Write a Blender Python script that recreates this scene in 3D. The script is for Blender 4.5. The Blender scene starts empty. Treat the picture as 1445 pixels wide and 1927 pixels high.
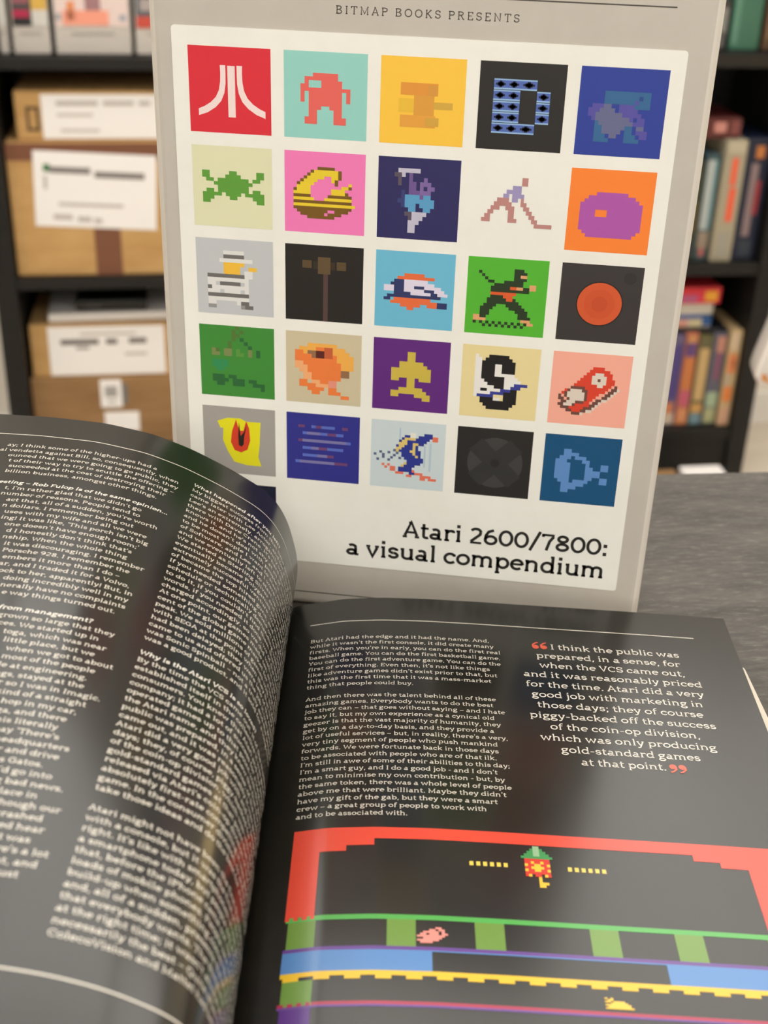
import bpy, bmesh, math
import numpy as np
from mathutils import Matrix, Vector

C = bpy.context.scene.collection
PSI = math.atan(0.284)                       # the room is turned 15.9 degrees against the standing book
EA = Vector((math.cos(PSI), math.sin(PSI), 0)); EB = Vector((-math.sin(PSI), math.cos(PSI), 0))
ORG = Vector((0, 2.096, 0))                  # middle of the bookcase front edge, at table-top height
FLOOR, CEIL = -1.04, 1.56
def room(a, b, z): return ORG + EA * a + EB * b + Vector((0, 0, z))

def lin(c):
    c = c / 255.0
    return c / 12.92 if c <= 0.04045 else ((c + 0.055) / 1.055) ** 2.4
def rgb(r, g, b): return (lin(r), lin(g), lin(b), 1.0)

# ------------------------------------------------------------------ camera
cam = bpy.data.cameras.new('camera'); camo = bpy.data.objects.new('camera', cam); C.objects.link(camo)
Rw = np.array([[.99029957, .13588383, .02902307], [.09030445, -.47066313, -.87767951], [-.10560236, .87178656, -.47836841]])
M = Matrix.Identity(4)
for i in range(3):
    M[i][0] = Rw[0][i]; M[i][1] = -Rw[1][i]; M[i][2] = -Rw[2][i]
M[0][3], M[1][3], M[2][3] = .11935993, -.42113523, .27618082
camo.matrix_world = M
cam.sensor_fit = 'HORIZONTAL'; cam.sensor_width = 36.0; cam.lens = 2418.92 * 36.0 / 1445.0
cam.clip_start = 0.02; cam.clip_end = 50
cam.dof.use_dof = True; cam.dof.focus_distance = 0.418; cam.dof.aperture_fstop = 21.0
bpy.context.scene.camera = camo

# ------------------------------------------------------------------ world, exposure
W = bpy.data.worlds.new('world'); bpy.context.scene.world = W; W.use_nodes = True
W.node_tree.nodes['Background'].inputs[0].default_value = (1.0, 0.96, 0.90, 1)
W.node_tree.nodes['Background'].inputs[1].default_value = 0.20
vs = bpy.context.scene.view_settings
vs.view_transform = 'Standard'; vs.look = 'None'; vs.gamma = 1.0; vs.use_curve_mapping = False
vs.exposure = -0.36
PANEL_EMIT = 4.7
PANEL_COL = (1.0, 0.975, 0.93, 1)
WINDOW_EMIT = 1.0
PENDANT_EMIT = 9.0

# ------------------------------------------------------------------ materials
def mat(name, col, rough=0.6, spec=0.5, emit=None, es=0.0, coat=0.0, metal=0.0):
    m = bpy.data.materials.new(name); m.use_nodes = True
    b = m.node_tree.nodes['Principled BSDF']
    b.inputs['Base Color'].default_value = col; b.inputs['Roughness'].default_value = rough
    b.inputs['Specular IOR Level'].default_value = spec; b.inputs['Metallic'].default_value = metal
    if coat: b.inputs['Coat Weight'].default_value = coat; b.inputs['Coat Roughness'].default_value = 0.1
    if emit: b.inputs['Emission Color'].default_value = emit; b.inputs['Emission Strength'].default_value = es
    return m
def noise_mat(name, c1, c2, scale=(8, 8, 8), rough=0.6, spec=0.5, detail=6, lo=.35, hi=.65, bump=0.0):
    m = mat(name, c1, rough, spec); nt = m.node_tree; b = nt.nodes['Principled BSDF']
    tc = nt.nodes.new('ShaderNodeTexCoord'); mp = nt.nodes.new('ShaderNodeMapping'); n = nt.nodes.new('ShaderNodeTexNoise')
    r = nt.nodes.new('ShaderNodeValToRGB'); mp.inputs['Scale'].default_value = scale
    n.inputs['Scale'].default_value = 1.0; n.inputs['Detail'].default_value = detail; n.inputs['Roughness'].default_value = 0.65
    r.color_ramp.elements[0].position = lo; r.color_ramp.elements[1].position = hi
    r.color_ramp.elements[0].color = c1; r.color_ramp.elements[1].color = c2
    nt.links.new(tc.outputs['Object'], mp.inputs[0]); nt.links.new(mp.outputs[0], n.inputs['Vector'])
    nt.links.new(n.outputs['Fac'], r.inputs[0]); nt.links.new(r.outputs[0], b.inputs['Base Color'])
    if bump:
        bp = nt.nodes.new('ShaderNodeBump'); bp.inputs['Strength'].default_value = bump; bp.inputs['Distance'].default_value = 0.0005
        nt.links.new(n.outputs['Fac'], bp.inputs['Height']); nt.links.new(bp.outputs[0], b.inputs['Normal'])
    return m
PAL = {}
def ink(r, g, b, rough=0.42, spec=0.4):
    k = (r, g, b, rough, spec)
    if k not in PAL: PAL[k] = mat('ink_%d_%d_%d' % (r, g, b), rgb(r, g, b), rough, spec)
    return PAL[k]
def gloss(r, g, b): return ink(r, g, b, 0.22, 0.5)

M_cover = noise_mat('grey_cover_card', rgb(194, 188, 179), rgb(198, 193, 184), (60, 60, 60), 0.45, 0.4)
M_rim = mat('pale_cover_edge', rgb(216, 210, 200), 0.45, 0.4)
M_print = noise_mat('white_print_paper', rgb(240, 240, 233), rgb(245, 245, 239), (30, 30, 30), 0.5, 0.35)
M_paper = noise_mat('page_edges', rgb(226, 218, 203), rgb(240, 234, 222), (3, 3, 900), 0.8, 0.2)
M_page = noise_mat('black_gloss_page', rgb(25, 23, 18), rgb(29, 27, 22), (40, 40, 40), 0.21, 0.55)
M_text = gloss(232, 226, 214)
M_board = noise_mat('grey_board', rgb(176, 170, 160), rgb(190, 184, 174), (50, 50, 50), 0.6, 0.3)
M_black = noise_mat('black_wood', rgb(22, 21, 20), rgb(29, 28, 27), (2, 30, 30), 0.5, 0.3)
M_card = noise_mat('cardboard', rgb(186, 146, 94), rgb(204, 166, 112), (6, 6, 30), 0.85, 0.15)
M_card2 = noise_mat('brown_cardboard', rgb(138, 106, 72), rgb(160, 126, 88), (5, 5, 40), 0.85, 0.15)
M_tape = mat('brown_tape', rgb(122, 78, 56), 0.3, 0.5)
M_label = mat('white_label', rgb(244, 242, 242), 0.4, 0.4)
M_wall = noise_mat('cream_wall', rgb(232, 226, 216), rgb(238, 232, 222), (4, 4, 4), 0.85, 0.2)
M_ceil = mat('white_ceiling', rgb(240, 236, 228), 0.9, 0.1)
M_floor = noise_mat('beige_floor', rgb(200, 190, 176), rgb(214, 204, 190), (3, 12, 3), 0.5, 0.4)
M_metal = mat('white_metal', rgb(228, 226, 222), 0.4, 0.4)
M_diff = mat('added_panel_diffuser', (0.9, 0.88, 0.84, 1), 0.6, 0.2, PANEL_COL, PANEL_EMIT)  # glow of the added ceiling panels
M_window_glow = mat('added_window_glow', (0.9, 0.9, 0.9, 1), 0.5, 0.2, (1.0, 0.975, 0.94, 1), WINDOW_EMIT)  # glow of the added window behind the camera

def table_material():
    m = mat('grey_wood_laminate', (0.1, 0.1, 0.1, 1), 0.5, 0.5); nt = m.node_tree; b = nt.nodes['Principled BSDF']
    tc = nt.nodes.new('ShaderNodeTexCoord')
    def noise(sc, det, ro):
        mp = nt.nodes.new('ShaderNodeMapping'); mp.inputs['Scale'].default_value = sc
        n = nt.nodes.new('ShaderNodeTexNoise'); n.inputs['Scale'].default_value = 1; n.inputs['Detail'].default_value = det
        n.inputs['Roughness'].default_value = ro
        nt.links.new(tc.outputs['Object'], mp.inputs[0]); nt.links.new(mp.outputs[0], n.inputs['Vector']); return n
    broad = noise((14, 60, 20), 10, 0.8); fine = noise((110, 560, 110), 8, 0.8)
    def ramp(n, a, ca, z, cz):
        r = nt.nodes.new('ShaderNodeValToRGB'); r.color_ramp.elements[0].position = a; r.color_ramp.elements[1].position = z
        r.color_ramp.elements[0].color = ca; r.color_ramp.elements[1].color = cz; nt.links.new(n.outputs['Fac'], r.inputs[0]); return r
    base = ramp(broad, 0.34, rgb(42, 39, 37), 0.68, rgb(96, 90, 84))
    vein = ramp(fine, 0.52, (0, 0, 0, 1), 0.68, (1, 1, 1, 1))
    mx = nt.nodes.new('ShaderNodeMix'); mx.data_type = 'RGBA'
    ml = nt.nodes.new('ShaderNodeMath'); ml.operation = 'MULTIPLY'; ml.inputs[1].default_value = 0.36
    nt.links.new(vein.outputs[0], ml.inputs[0]); nt.links.new(ml.outputs[0], mx.inputs['Factor'])
    nt.links.new(base.outputs[0], mx.inputs['A']); mx.inputs['B'].default_value = rgb(172, 165, 154)
    nt.links.new(mx.outputs['Result'], b.inputs['Base Color'])
    bp = nt.nodes.new('ShaderNodeBump'); bp.inputs['Strength'].default_value = 0.25; bp.inputs['Distance'].default_value = 0.0006
    nt.links.new(fine.outputs['Fac'], bp.inputs['Height']); nt.links.new(bp.outputs[0], b.inputs['Normal'])
    return m
M_table = table_material()

# ------------------------------------------------------------------ mesh helpers
class MB:
    """collects polygons with their materials and links them as ONE mesh object"""
    def __init__(s): s.v = []; s.f = []; s.m = []; s.mats = []; s.smooth = []
    def mi(s, m):
        if m not in s.mats: s.mats.append(m)
        return s.mats.index(m)
    def poly(s, pts, m, smooth=False):
        n = len(s.v); s.v.extend([tuple(p) for p in pts]); s.f.append(tuple(range(n, n + len(pts)))); s.m.append(s.mi(m)); s.smooth.append(smooth)
    def strip(s, A, B, m):
        n = len(s.v); k = len(A); s.v.extend(A); s.v.extend(B); i = s.mi(m)
        for j in range(k - 1): s.f.append((n + j, n + j + 1, n + k + j + 1, n + k + j)); s.m.append(i); s.smooth.append(False)
    def grid(s, rows, m, smooth=True, flip=False):
        n = len(s.v); k = len(rows[0]); i = s.mi(m)
        for r in rows: s.v.extend([tuple(p) for p in r])
        for a in range(len(rows) - 1):
            for b in range(k - 1):
                q = (n + a * k + b, n + a * k + b + 1, n + (a + 1) * k + b + 1, n + (a + 1) * k + b)
                s.f.append(q[::-1] if flip else q); s.m.append(i); s.smooth.append(smooth)
    def box(s, x0, x1, y0, y1, z0, z1, m):
        P = [(x, y, z) for z in (z0, z1) for y in (y0, y1) for x in (x0, x1)]
        for q in ((0, 2, 3, 1), (4, 5, 7, 6), (0, 1, 5, 4), (2, 6, 7, 3), (0, 4, 6, 2), (1, 3, 7, 5)): s.poly([P[i] for i in q], m)
    def build(s, name, parent=None, loc=None, bevel=0.0, seg=2, weld=False):
        me = bpy.data.meshes.new(name); me.from_pydata(s.v, [], s.f)
        for m in s.mats: me.materials.append(m)
        me.polygons.foreach_set('material_index', s.m); me.polygons.foreach_set('use_smooth', s.smooth); me.update()
        if weld or bevel:
            bm = bmesh.new(); bm.from_mesh(me); bmesh.ops.remove_doubles(bm, verts=bm.verts, dist=1e-6)
            if bevel:
                bmesh.ops.bevel(bm, geom=[e for e in bm.edges if len(e.link_faces) == 2 and e.calc_face_angle(0) > 0.5], offset=bevel, segments=seg, affect='EDGES', profile=0.5)
                for f in bm.faces: f.smooth = False
            bm.to_mesh(me); bm.free()
        o = bpy.data.objects.new(name, me); C.objects.link(o)
        if parent: o.parent = parent
        if loc is not None: o.location = loc
        return o
def _into(s, o):
    """adds the collected polygons to an existing mesh object (print on its surface)"""
    me = o.data; base = len(me.materials); bm = bmesh.new(); bm.from_mesh(me)
    for m in s.mats: me.materials.append(m)
    vv = [bm.verts.new(v) for v in s.v]
    for f, i in zip(s.f, s.m):
        nf = bm.faces.new([vv[k] for k in f]); nf.material_index = base + i
    bm.to_mesh(me); bm.free()
MB.into = _into
def box(name, m, x0, x1, y0, y1, z0, z1, parent=None, bevel=0.001, seg=2):
    b = MB(); b.box(x0, x1, y0, y1, z0, z1, m); return b.build(name, parent, bevel=bevel, seg=seg)
def tag(o, label, cat, group=None):
    o['label'] = label; o['category'] = cat
    if group: o['group'] = group
    return o
def thing(name, label, cat, loc, rotz=0.0, group=None):
    o = bpy.data.objects.new(name, None); C.objects.link(o); o.location = loc; o.rotation_euler = (0, 0, rotz)
    return tag(o, label, cat, group)
def struct(o): o['kind'] = 'structure'; return o

# ------------------------------------------------------------------ slab-serif lettering drawn with strokes
X_, CAP, ASC, DESC = 500.0, 690.0, 735.0, -205.0
def arc(cx, cy, rx, ry, a0, a1, n):
    k = max(3, int(abs(a1 - a0) / 360.0 * n) + 1)
    return [(cx + rx * math.cos(math.radians(a0 + (a1 - a0) * i / k)), cy + ry * math.sin(math.radians(a0 + (a1 - a0) * i / k))) for i in range(k + 1)]
_gc = {}
def glyph(ch, w, n):
    """(advance, [(points, thickness)])"""
    key = (ch, w, n)
    if key in _gc: return _gc[key]
    h = w / 2; T = w * 0.82; S = []
    P = lambda *pts: S.append((list(pts), w))
    V = lambda x, y0, y1: S.append(([(x, y0), (x, y1)], w))
    H = lambda x0, x1, y: S.append(([(x0, y), (x1, y)], T))
    A = lambda cx, cy, rx, ry, a0=0, a1=360: S.append((arc(cx, cy, rx, ry, a0, a1, n), w))
    sb = lambda x, l=75, r=75: H(x - l, x + r, T / 2)
    st = lambda x, l=75, r=75, y=X_: H(x - l, x + r, y - T / 2)
    dot = lambda x, y=660: S.append(([(x - h * 1.2, y), (x + h * 1.2, y)], w * 1.2))
    B = 250 - h
    adv = 500
    if ch == 'a': adv = 525; A(215, 145, 150, 145 - h); V(375, 60, 340); A(235, 345, 140, 155 - h, 0, 140); H(345, 490, T / 2)
    elif ch == 'b': adv = 575; V(125, 0, ASC); st(125, 85, 0, ASC); A(315, 250, 190, B)
    elif ch == 'c': adv = 480; A(270, 250, 205, B, 48, 318); V(415, 330, 430)
    elif ch == 'd': adv = 585; A(265, 250, 200, B); V(455, 0, ASC); st(455, 85, 0, ASC); sb(455, 0, 90)
    elif ch == 'e': adv = 520; A(270, 250, 205, B, 0, 312); H(65, 480, 262)
    elif ch == 'f': adv = 345; V(150, 0, 560); A(290, 560, 140, ASC - 560 - h, 180, 60); H(45, 320, X_ - T / 2); sb(150)
    elif ch == 'g': adv = 530; A(240, 335, 165, 165 - h); A(255, -85, 205, 110); P((150, 210), (115, 130), (190, 55), (330, 25)); P((355, 440), (420, X_ - h), (500, X_ - h))
    elif ch == 'h': adv = 610; V(130, 0, ASC); st(130, 80, 0, ASC); sb(130); A(300, 320, 165, 180 - h, 180, 0); V(465, 0, 320); sb(465)
    elif ch == 'i': adv = 310; V(155, 0, X_); st(155, 90, 0); sb(155, 85, 85); dot(150)
    elif ch == 'j': adv = 300; V(180, -90, X_); st(180, 90, 0); A(60, -90, 120, 110, 0, -100); dot(178)
    elif ch == 'k': adv = 575; V(130, 0, ASC); st(130, 80, 0, ASC); sb(130); P((130, 215), (420, X_ - h)); P((230, 300), (465, h)); st(430, 90, 70); sb(475, 70, 70)
    elif ch == 'l': adv = 310; V(155, 0, ASC); st(155, 90, 0, ASC); sb(155, 85, 85)
    elif ch == 'm':
        adv = 905; V(130, 0, X_); st(130, 80, 0); sb(130)
        for x in (130, 445): A(x + 157, 320, 157, 180 - h, 180, 0); V(x + 315, 0, 320); sb(x + 315)
    elif ch == 'n': adv = 615; V(130, 0, X_); st(130, 80, 0); sb(130); A(300, 320, 165, 180 - h, 180, 0); V(465, 0, 320); sb(465)
    elif ch == 'o': adv = 550; A(275, 250, 210, B)
    elif ch == 'p': adv = 580; V(125, DESC, X_); st(125, 80, 0); H(45, 215, DESC + T / 2); A(320, 250, 190, B)
    elif ch == 'q': adv = 575; V(455, DESC, X_); st(455, 0, 70); H(365, 540, DESC + T / 2); A(265, 250, 200, B)
    elif ch == 'r': adv = 440; V(145, 0, X_); st(145, 85, 0); sb(145, 85, 100); A(315, 320, 165, 180 - h, 180, 55); V(402, 370, 460)
    elif ch == 's': adv = 450; r = (250 - h) / 2; A(220, 250 + r, 140, r, 20, 270); A(230, 250 - r, 150, r, 90, -160); V(350, 350, 440); V(85, 70, 160)
    elif ch == 't': adv = 370; V(155, 130, 640); A(265, 130, 110, 130 - h, 180, 310); H(40, 340, X_ - T / 2)
    elif ch == 'u': adv = 605; V(130, 180, X_); st(130, 85, 0); A(295, 180, 165, 180 - h, 180, 360); V(460, 0, X_); st(460, 85, 0); sb(460, 0, 90)
    elif ch == 'v': adv = 530; P((90, X_ - T), (265, 20), (440, X_ - T)); st(95, 75, 80); st(435, 80, 75)
    elif ch == 'w': adv = 800; P((90, X_ - T), (235, 20), (400, X_ - T), (565, 20), (710, X_ - T)); st(95, 75, 80); st(705, 80, 75)
    elif ch == 'x': adv = 530; P((100, X_ - h), (430, h)); P((430, X_ - h), (100, h)); st(105); st(425); sb(100); sb(430)
    elif ch == 'y': adv = 530; P((90, X_ - T), (270, 20)); P((440, X_ - T), (240, -110), (160, -175), (60, -165)); st(95, 75, 80); st(435, 80, 75)
    elif ch == 'z': adv = 490; H(70, 425, X_ - T / 2); P((400, X_ - T), (80, T)); H(65, 430, T / 2); V(85, X_ - 120, X_); V(418, 0, 120)
    elif ch == 'A': adv = 660; P((95, T), (330, CAP - 20), (565, T)); H(185, 475, 235); sb(95, 85, 85); sb(565, 85, 85); st(310, 70, 20, CAP)
    elif ch == 'B': adv = 640; V(145, 0, CAP); P(*([(60, CAP - h), (360, CAP - h)])); A(360, 530, 150, 160 - h, 90, -90); H(145, 380, 362); A(380, 185, 165, 185 - h, 90, -90); P((60, h), (380, h))
    elif ch == 'C': adv = 620; A(345, 345, 270, 345 - h, 45, 315); V(535, 480, 640)
    elif ch == 'D': adv = 700; V(145, 0, CAP); P((60, CAP - h), (350, CAP - h)); A(350, 345, 285, 345 - h, 90, -90); P((60, h), (350, h))
    elif ch == 'E': adv = 590; V(145, 0, CAP); H(60, 520, CAP - T / 2); H(145, 430, 355); H(60, 530, T / 2); V(500, 520, CAP); V(510, 0, 170)
    elif ch == 'F': adv = 560; V(145, 0, CAP); H(60, 510, CAP - T / 2); H(145, 430, 345); sb(145, 85, 110); V(490, 520, CAP)
    elif ch == 'G': adv = 690; A(350, 345, 275, 345 - h, 45, 320); V(560, 60, 320); H(410, 640, 320); V(545, 500, 640)
    elif ch == 'H': adv = 740; V(150, 0, CAP); V(590, 0, CAP); H(150, 590, 350); sb(150); sb(590); st(150, 75, 75, CAP); st(590, 75, 75, CAP)
    elif ch == 'I': adv = 340; V(170, 0, CAP); sb(170, 100, 100); st(170, 100, 100, CAP)
    elif ch == 'J': adv = 430; V(280, 150, CAP); A(160, 150, 120, 150 - h, 0, -150); st(280, 100, 90, CAP)
    elif ch == 'K': adv = 670; V(150, 0, CAP); sb(150); st(150, 75, 75, CAP); P((150, 290), (510, CAP - h)); P((250, 390), (560, h)); st(520, 90, 80, CAP); sb(565, 90, 75)
    elif ch == 'L': adv = 560; V(150, 0, CAP); st(150, 80, 100, CAP); H(65, 520, T / 2); V(500, 0, 180)
    elif ch == 'M': adv = 860; P((150, T), (160, CAP - h), (430, 90), (700, CAP - h), (710, T)); sb(150); sb(710); st(140, 75, 40, CAP); st(720, 40, 75, CAP)
    elif ch == 'N': adv = 750; P((150, T), (150, CAP - 40), (590, 40), (590, CAP - T)); sb(150); st(590, 75, 75, CAP); st(130, 65, 20, CAP)
    elif ch == 'O': adv = 720; A(360, 345, 290, 345 - h)
    elif ch == 'P': adv = 610; V(145, 0, CAP); P((60, CAP - h), (360, CAP - h)); A(360, 500, 175, 190 - h, 90, -90); P((145, 310 + h), (360, 310 + h)); sb(145, 85, 110)
    elif ch == 'Q': adv = 720; A(360, 345, 290, 345 - h); P((380, 60), (480, -90), (620, -100))
    elif ch == 'R': adv = 660; V(145, 0, CAP); P((60, CAP - h), (350, CAP - h)); A(350, 515, 165, 175 - h, 90, -90); P((145, 340 + h), (350, 340 + h)); P((340, 350), (545, h)); sb(145, 85, 90); sb(565, 60, 80)
    elif ch == 'S': adv = 560; r = (345 - h) / 2; A(275, 345 + r, 190, r, 25, 270); A(285, 345 - r, 200, r, 90, -160); V(455, 490, 640); V(90, 60, 210)
    elif ch == 'T': adv = 620; V(310, 0, CAP); H(45, 575, CAP - T / 2); V(65, 520, CAP); V(555, 520, CAP); sb(310, 100, 100)
    elif ch == 'U': adv = 690; V(145, 240, CAP); A(345, 240, 200, 240 - h, 180, 360); V(545, 240, CAP); st(145, 75, 75, CAP); st(545, 75, 75, CAP)
    elif ch == 'V': adv = 650; P((95, CAP - T), (325, 20), (555, CAP - T)); st(95, 75, 85, CAP); st(555, 85, 75, CAP)
    elif ch == 'W': adv = 930; P((95, CAP - T), (275, 20), (465, CAP - T), (655, 20), (835, CAP - T)); st(95, 75, 85, CAP); st(835, 85, 75, CAP)
    elif ch == 'Y': adv = 620; P((90, CAP - T), (310, 310), (530, CAP - T)); V(310, 0, 310); st(90, 70, 85, CAP); st(530, 85, 70, CAP); sb(310, 90, 90)
    elif ch == '0': adv = 590; A(295, 345, 225, 345 - h)
    elif ch == '2': adv = 550; A(270, 500, 180, 190 - h, 160, 0); P((450, 500), (425, 400), (90, T)); H(70, 490, T / 2)
    elif ch == '6': adv = 570; A(290, 215, 205, 215 - h); P((85, 230), (105, 400), (200, 560), (390, CAP - h))
    elif ch == '7': adv = 540; H(60, 500, CAP - T / 2); P((470, CAP - T), (330, 380), (230, 0)); V(80, 560, CAP)
    elif ch == '8': adv = 570; A(285, 520, 165, 170 - h); A(285, 185, 200, 185 - h)
    elif ch == '9': adv = 570; A(280, 475, 205, 215 - h); P((485, 460), (465, 290), (370, 130), (180, h))
    elif ch == '.': adv = 240; S.append(([(120 - h * 1.2, h), (120 + h * 1.2, h)], w * 1.2))
    elif ch == ',': adv = 240; P((135, w), (125, 10), (80, -110))
    elif ch == ':': adv = 260; [S.append(([(130 - h * 1.2, y), (130 + h * 1.2, y)], w * 1.25)) for y in (h, 400)]
    elif ch == ';': adv = 260; S.append(([(130 - h * 1.2, 400), (130 + h * 1.2, 400)], w * 1.2)); P((140, w), (130, 10), (85, -110))
    elif ch == "'": adv = 200; P((110, ASC), (95, ASC - 190))
    elif ch == '!': adv = 260; V(130, 200, CAP); S.append(([(130 - h * 1.2, h), (130 + h * 1.2, h)], w * 1.2))
    elif ch == '?': adv = 460; A(220, 540, 150, 150 - h, 170, -60); P((300, 415), (220, 330), (215, 200)); S.append(([(215 - h * 1.2, h), (215 + h * 1.2, h)], w * 1.2))
    elif ch == '-': adv = 360; H(50, 310, 260)
    elif ch == '–': adv = 520; H(40, 480, 260)
    elif ch == '/': adv = 430; P((40, -60), (390, ASC + 20))
    elif ch == ' ': adv = 235
    _gc[key] = (adv, S); return _gc[key]
def ribbon(pts, w):
    A_, B_ = [], []; n = len(pts); closed = n > 3 and abs(pts[0][0] - pts[-1][0]) + abs(pts[0][1] - pts[-1][1]) < 1e-6
    for i in range(n):
        p0 = pts[i - 1] if i > 0 else (pts[-2] if closed else None); p1 = pts[i]; p2 = pts[i + 1] if i < n - 1 else (pts[1] if closed else None)
        d = []
        for a, b in ((p0, p1), (p1, p2)):
            if a and b:
                L = math.hypot(b[0] - a[0], b[1] - a[1]) or 1.0; d.append((-(b[1] - a[1]) / L, (b[0] - a[0]) / L))
        if len(d) == 2:
            mx, my = d[0][0] + d[1][0], d[0][1] + d[1][1]; L = math.hypot(mx, my) or 1.0; mx /= L; my /= L
            k = max(0.55, mx * d[0][0] + my * d[0][1]); mx /= k; my /= k
        else: mx, my = d[0]
        A_.append((p1[0] + mx * w / 2, p1[1] + my * w / 2)); B_.append((p1[0] - mx * w / 2, p1[1] - my * w / 2))
    return A_, B_
def text_len(s, w=80, track=0): return sum(glyph(c, w, 8)[0] + track for c in s) - track
def text(mb, s, x, y, em, m, fn, w=80, n=8, xs=1.0, track=0.0, slant=0.0):
    """writes s from x to the right on baseline y (y grows downward); fn(x, y) gives the point on the surface"""
    k = em / 1000.0
    for c in s:
        adv, S = glyph(c, w, n)
        for pts, th in S:
            a, b = ribbon(pts, th)
            mb.strip([fn(x + (q[0] + slant * q[1]) * k * xs, y - q[1] * k) for q in a], [fn(x + (q[0] + slant * q[1]) * k * xs, y - q[1] * k) for q in b], m)
        x += (adv + track) * k * xs
    return x
def fit(mb, s, x0, x1, y, em, m, fn, **kw):
    xs = (x1 - x0) / (text_len(s, kw.get('w', 80)) * em / 1000.0); text(mb, s, x0, y, em, m, fn, xs=xs, **kw)

# ------------------------------------------------------------------ the room
RROT = (0, 0, PSI)
def rstruct(name, m, a0, a1, b0, b1, z0, z1):
    o = box(name, m, a0, a1, b0, b1, z0, z1, bevel=0); o.location = ORG; o.rotation_euler = RROT; return struct(o)
rstruct('floor', M_floor, -2.7, 2.5, -4.3, 0.43, FLOOR - 0.1, FLOOR)
rstruct('ceiling', M_ceil, -2.7, 2.5, -4.3, 0.43, CEIL, CEIL + 0.1)
rstruct('wall_back', M_wall, -2.7, 2.5, 0.33, 0.43, FLOOR, CEIL)
rstruct('wall_left', M_wall, -2.7, -2.6, -4.2, 0.33, FLOOR, CEIL)
rstruct('wall_right', M_wall, 2.4, 2.5, -4.2, 0.33, FLOOR, CEIL)
def wall_with_added_window():
    b = MB(); b.box(-2.7, -1.5, -4.3, -4.2, FLOOR, CEIL, M_wall); b.box(1.5, 2.5, -4.3, -4.2, FLOOR, CEIL, M_wall)
    b.box(-1.5, 1.5, -4.3, -4.2, FLOOR, -0.1, M_wall); b.box(-1.5, 1.5, -4.3, -4.2, 1.15, CEIL, M_wall)
    o = b.build('wall_front'); o.location = ORG; o.rotation_euler = RROT; struct(o)
    g = rstruct('added_window_1', M_window_glow, -1.5, 1.5, -4.29, -4.27, -0.1, 1.15)  # unseen window, added as soft low light on the standing book
    f = MB()
    for x in (-1.5, -0.5, 0.45, 1.45): f.box(x, x + 0.05, -4.26, -4.21, -0.1, 1.15, M_metal)
    f.box(-1.5, 1.5, -4.26, -4.21, -0.1, -0.05, M_metal); f.box(-1.5, 1.5, -4.26, -4.21, 1.10, 1.15, M_metal)
    f.build('added_window_frame', g)
wall_with_added_window()
rstruct('baseboard_back', M_metal, -2.6, 2.4, 0.315, 0.33, FLOOR, FLOOR + 0.08)

def added_ceiling_light(a, b, la, lb, label):  # unseen panels, added for overhead light and the sheen on the pages
    t = thing('added_ceiling_light', label, 'light', room(a, b, CEIL), PSI, 'added ceiling light panels')
    f = MB(); w = 0.02
    f.box(-la - w, la + w, -lb - w, -lb, -0.04, -0.001, M_metal); f.box(-la - w, la + w, lb, lb + w, -0.04, -0.001, M_metal)
    f.box(-la - w, -la, -lb, lb, -0.04, -0.001, M_metal); f.box(la, la + w, -lb, lb, -0.04, -0.001, M_metal)
    f.build('frame', t)
    d = MB(); d.box(-la, la, -lb, lb, -0.03, -0.015, M_diff); d.build('diffuser', t)
added_ceiling_light(-1.52, -0.72, 0.72, 0.62, 'added large warm ceiling light panel before the bookcase, at its left end')
added_ceiling_light(0.0, -0.72, 0.72, 0.62, 'added large warm ceiling light panel before the bookcase, over its middle')
added_ceiling_light(1.52, -0.72, 0.72, 0.62, 'added large warm ceiling light panel before the bookcase, beyond its right end')
added_ceiling_light(-1.2, -3.3, 0.72, 0.5, 'added large warm ceiling light panel by the front wall, on the left')
added_ceiling_light(0.6, -3.3, 0.72, 0.5, 'added large warm ceiling light panel by the front wall, on the right')

# ------------------------------------------------------------------ table
TROT = math.atan(0.248)
tb = thing('table', 'grey wood-grain table carrying the open black book and the standing book', 'table', (0.181, 0.1457, 0), TROT)
TT = FLOOR
box('table_top', M_table, -0.95, 0.75, -0.80, 0.0, -0.03, 0.0, tb, bevel=0.002)
for x in (-0.9, 0.66):
    for y in (-0.76, -0.09): box('leg', M_black, x, x + 0.05, y, y + 0.05, FLOOR, -0.03, tb)

# ------------------------------------------------------------------ standing book
P_ = 0.0314; BOT = 6.65
sb_ = thing('hardback_book', 'grey hardback book standing upright, white cover print with rows of colourful pixel pictures', 'book', (0, 0, 0))
def pz(py): return (BOT - py) * P_
XL, XR, ZT = -0.412 * P_, 5.31 * P_, (BOT + 1.05) * P_
def rounded_slab(name, m, x0, x1, y0, y1, z0, z1, r, parent):
    return box(name, m, x0, x1, y0, y1, z0, z1, parent, bevel=r, seg=4)
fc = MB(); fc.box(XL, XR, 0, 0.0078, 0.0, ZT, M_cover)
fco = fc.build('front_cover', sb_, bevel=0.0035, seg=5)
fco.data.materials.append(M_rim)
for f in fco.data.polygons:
    if abs(f.normal.y) < .97 and f.normal.z > -.3: f.material_index = 1
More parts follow.
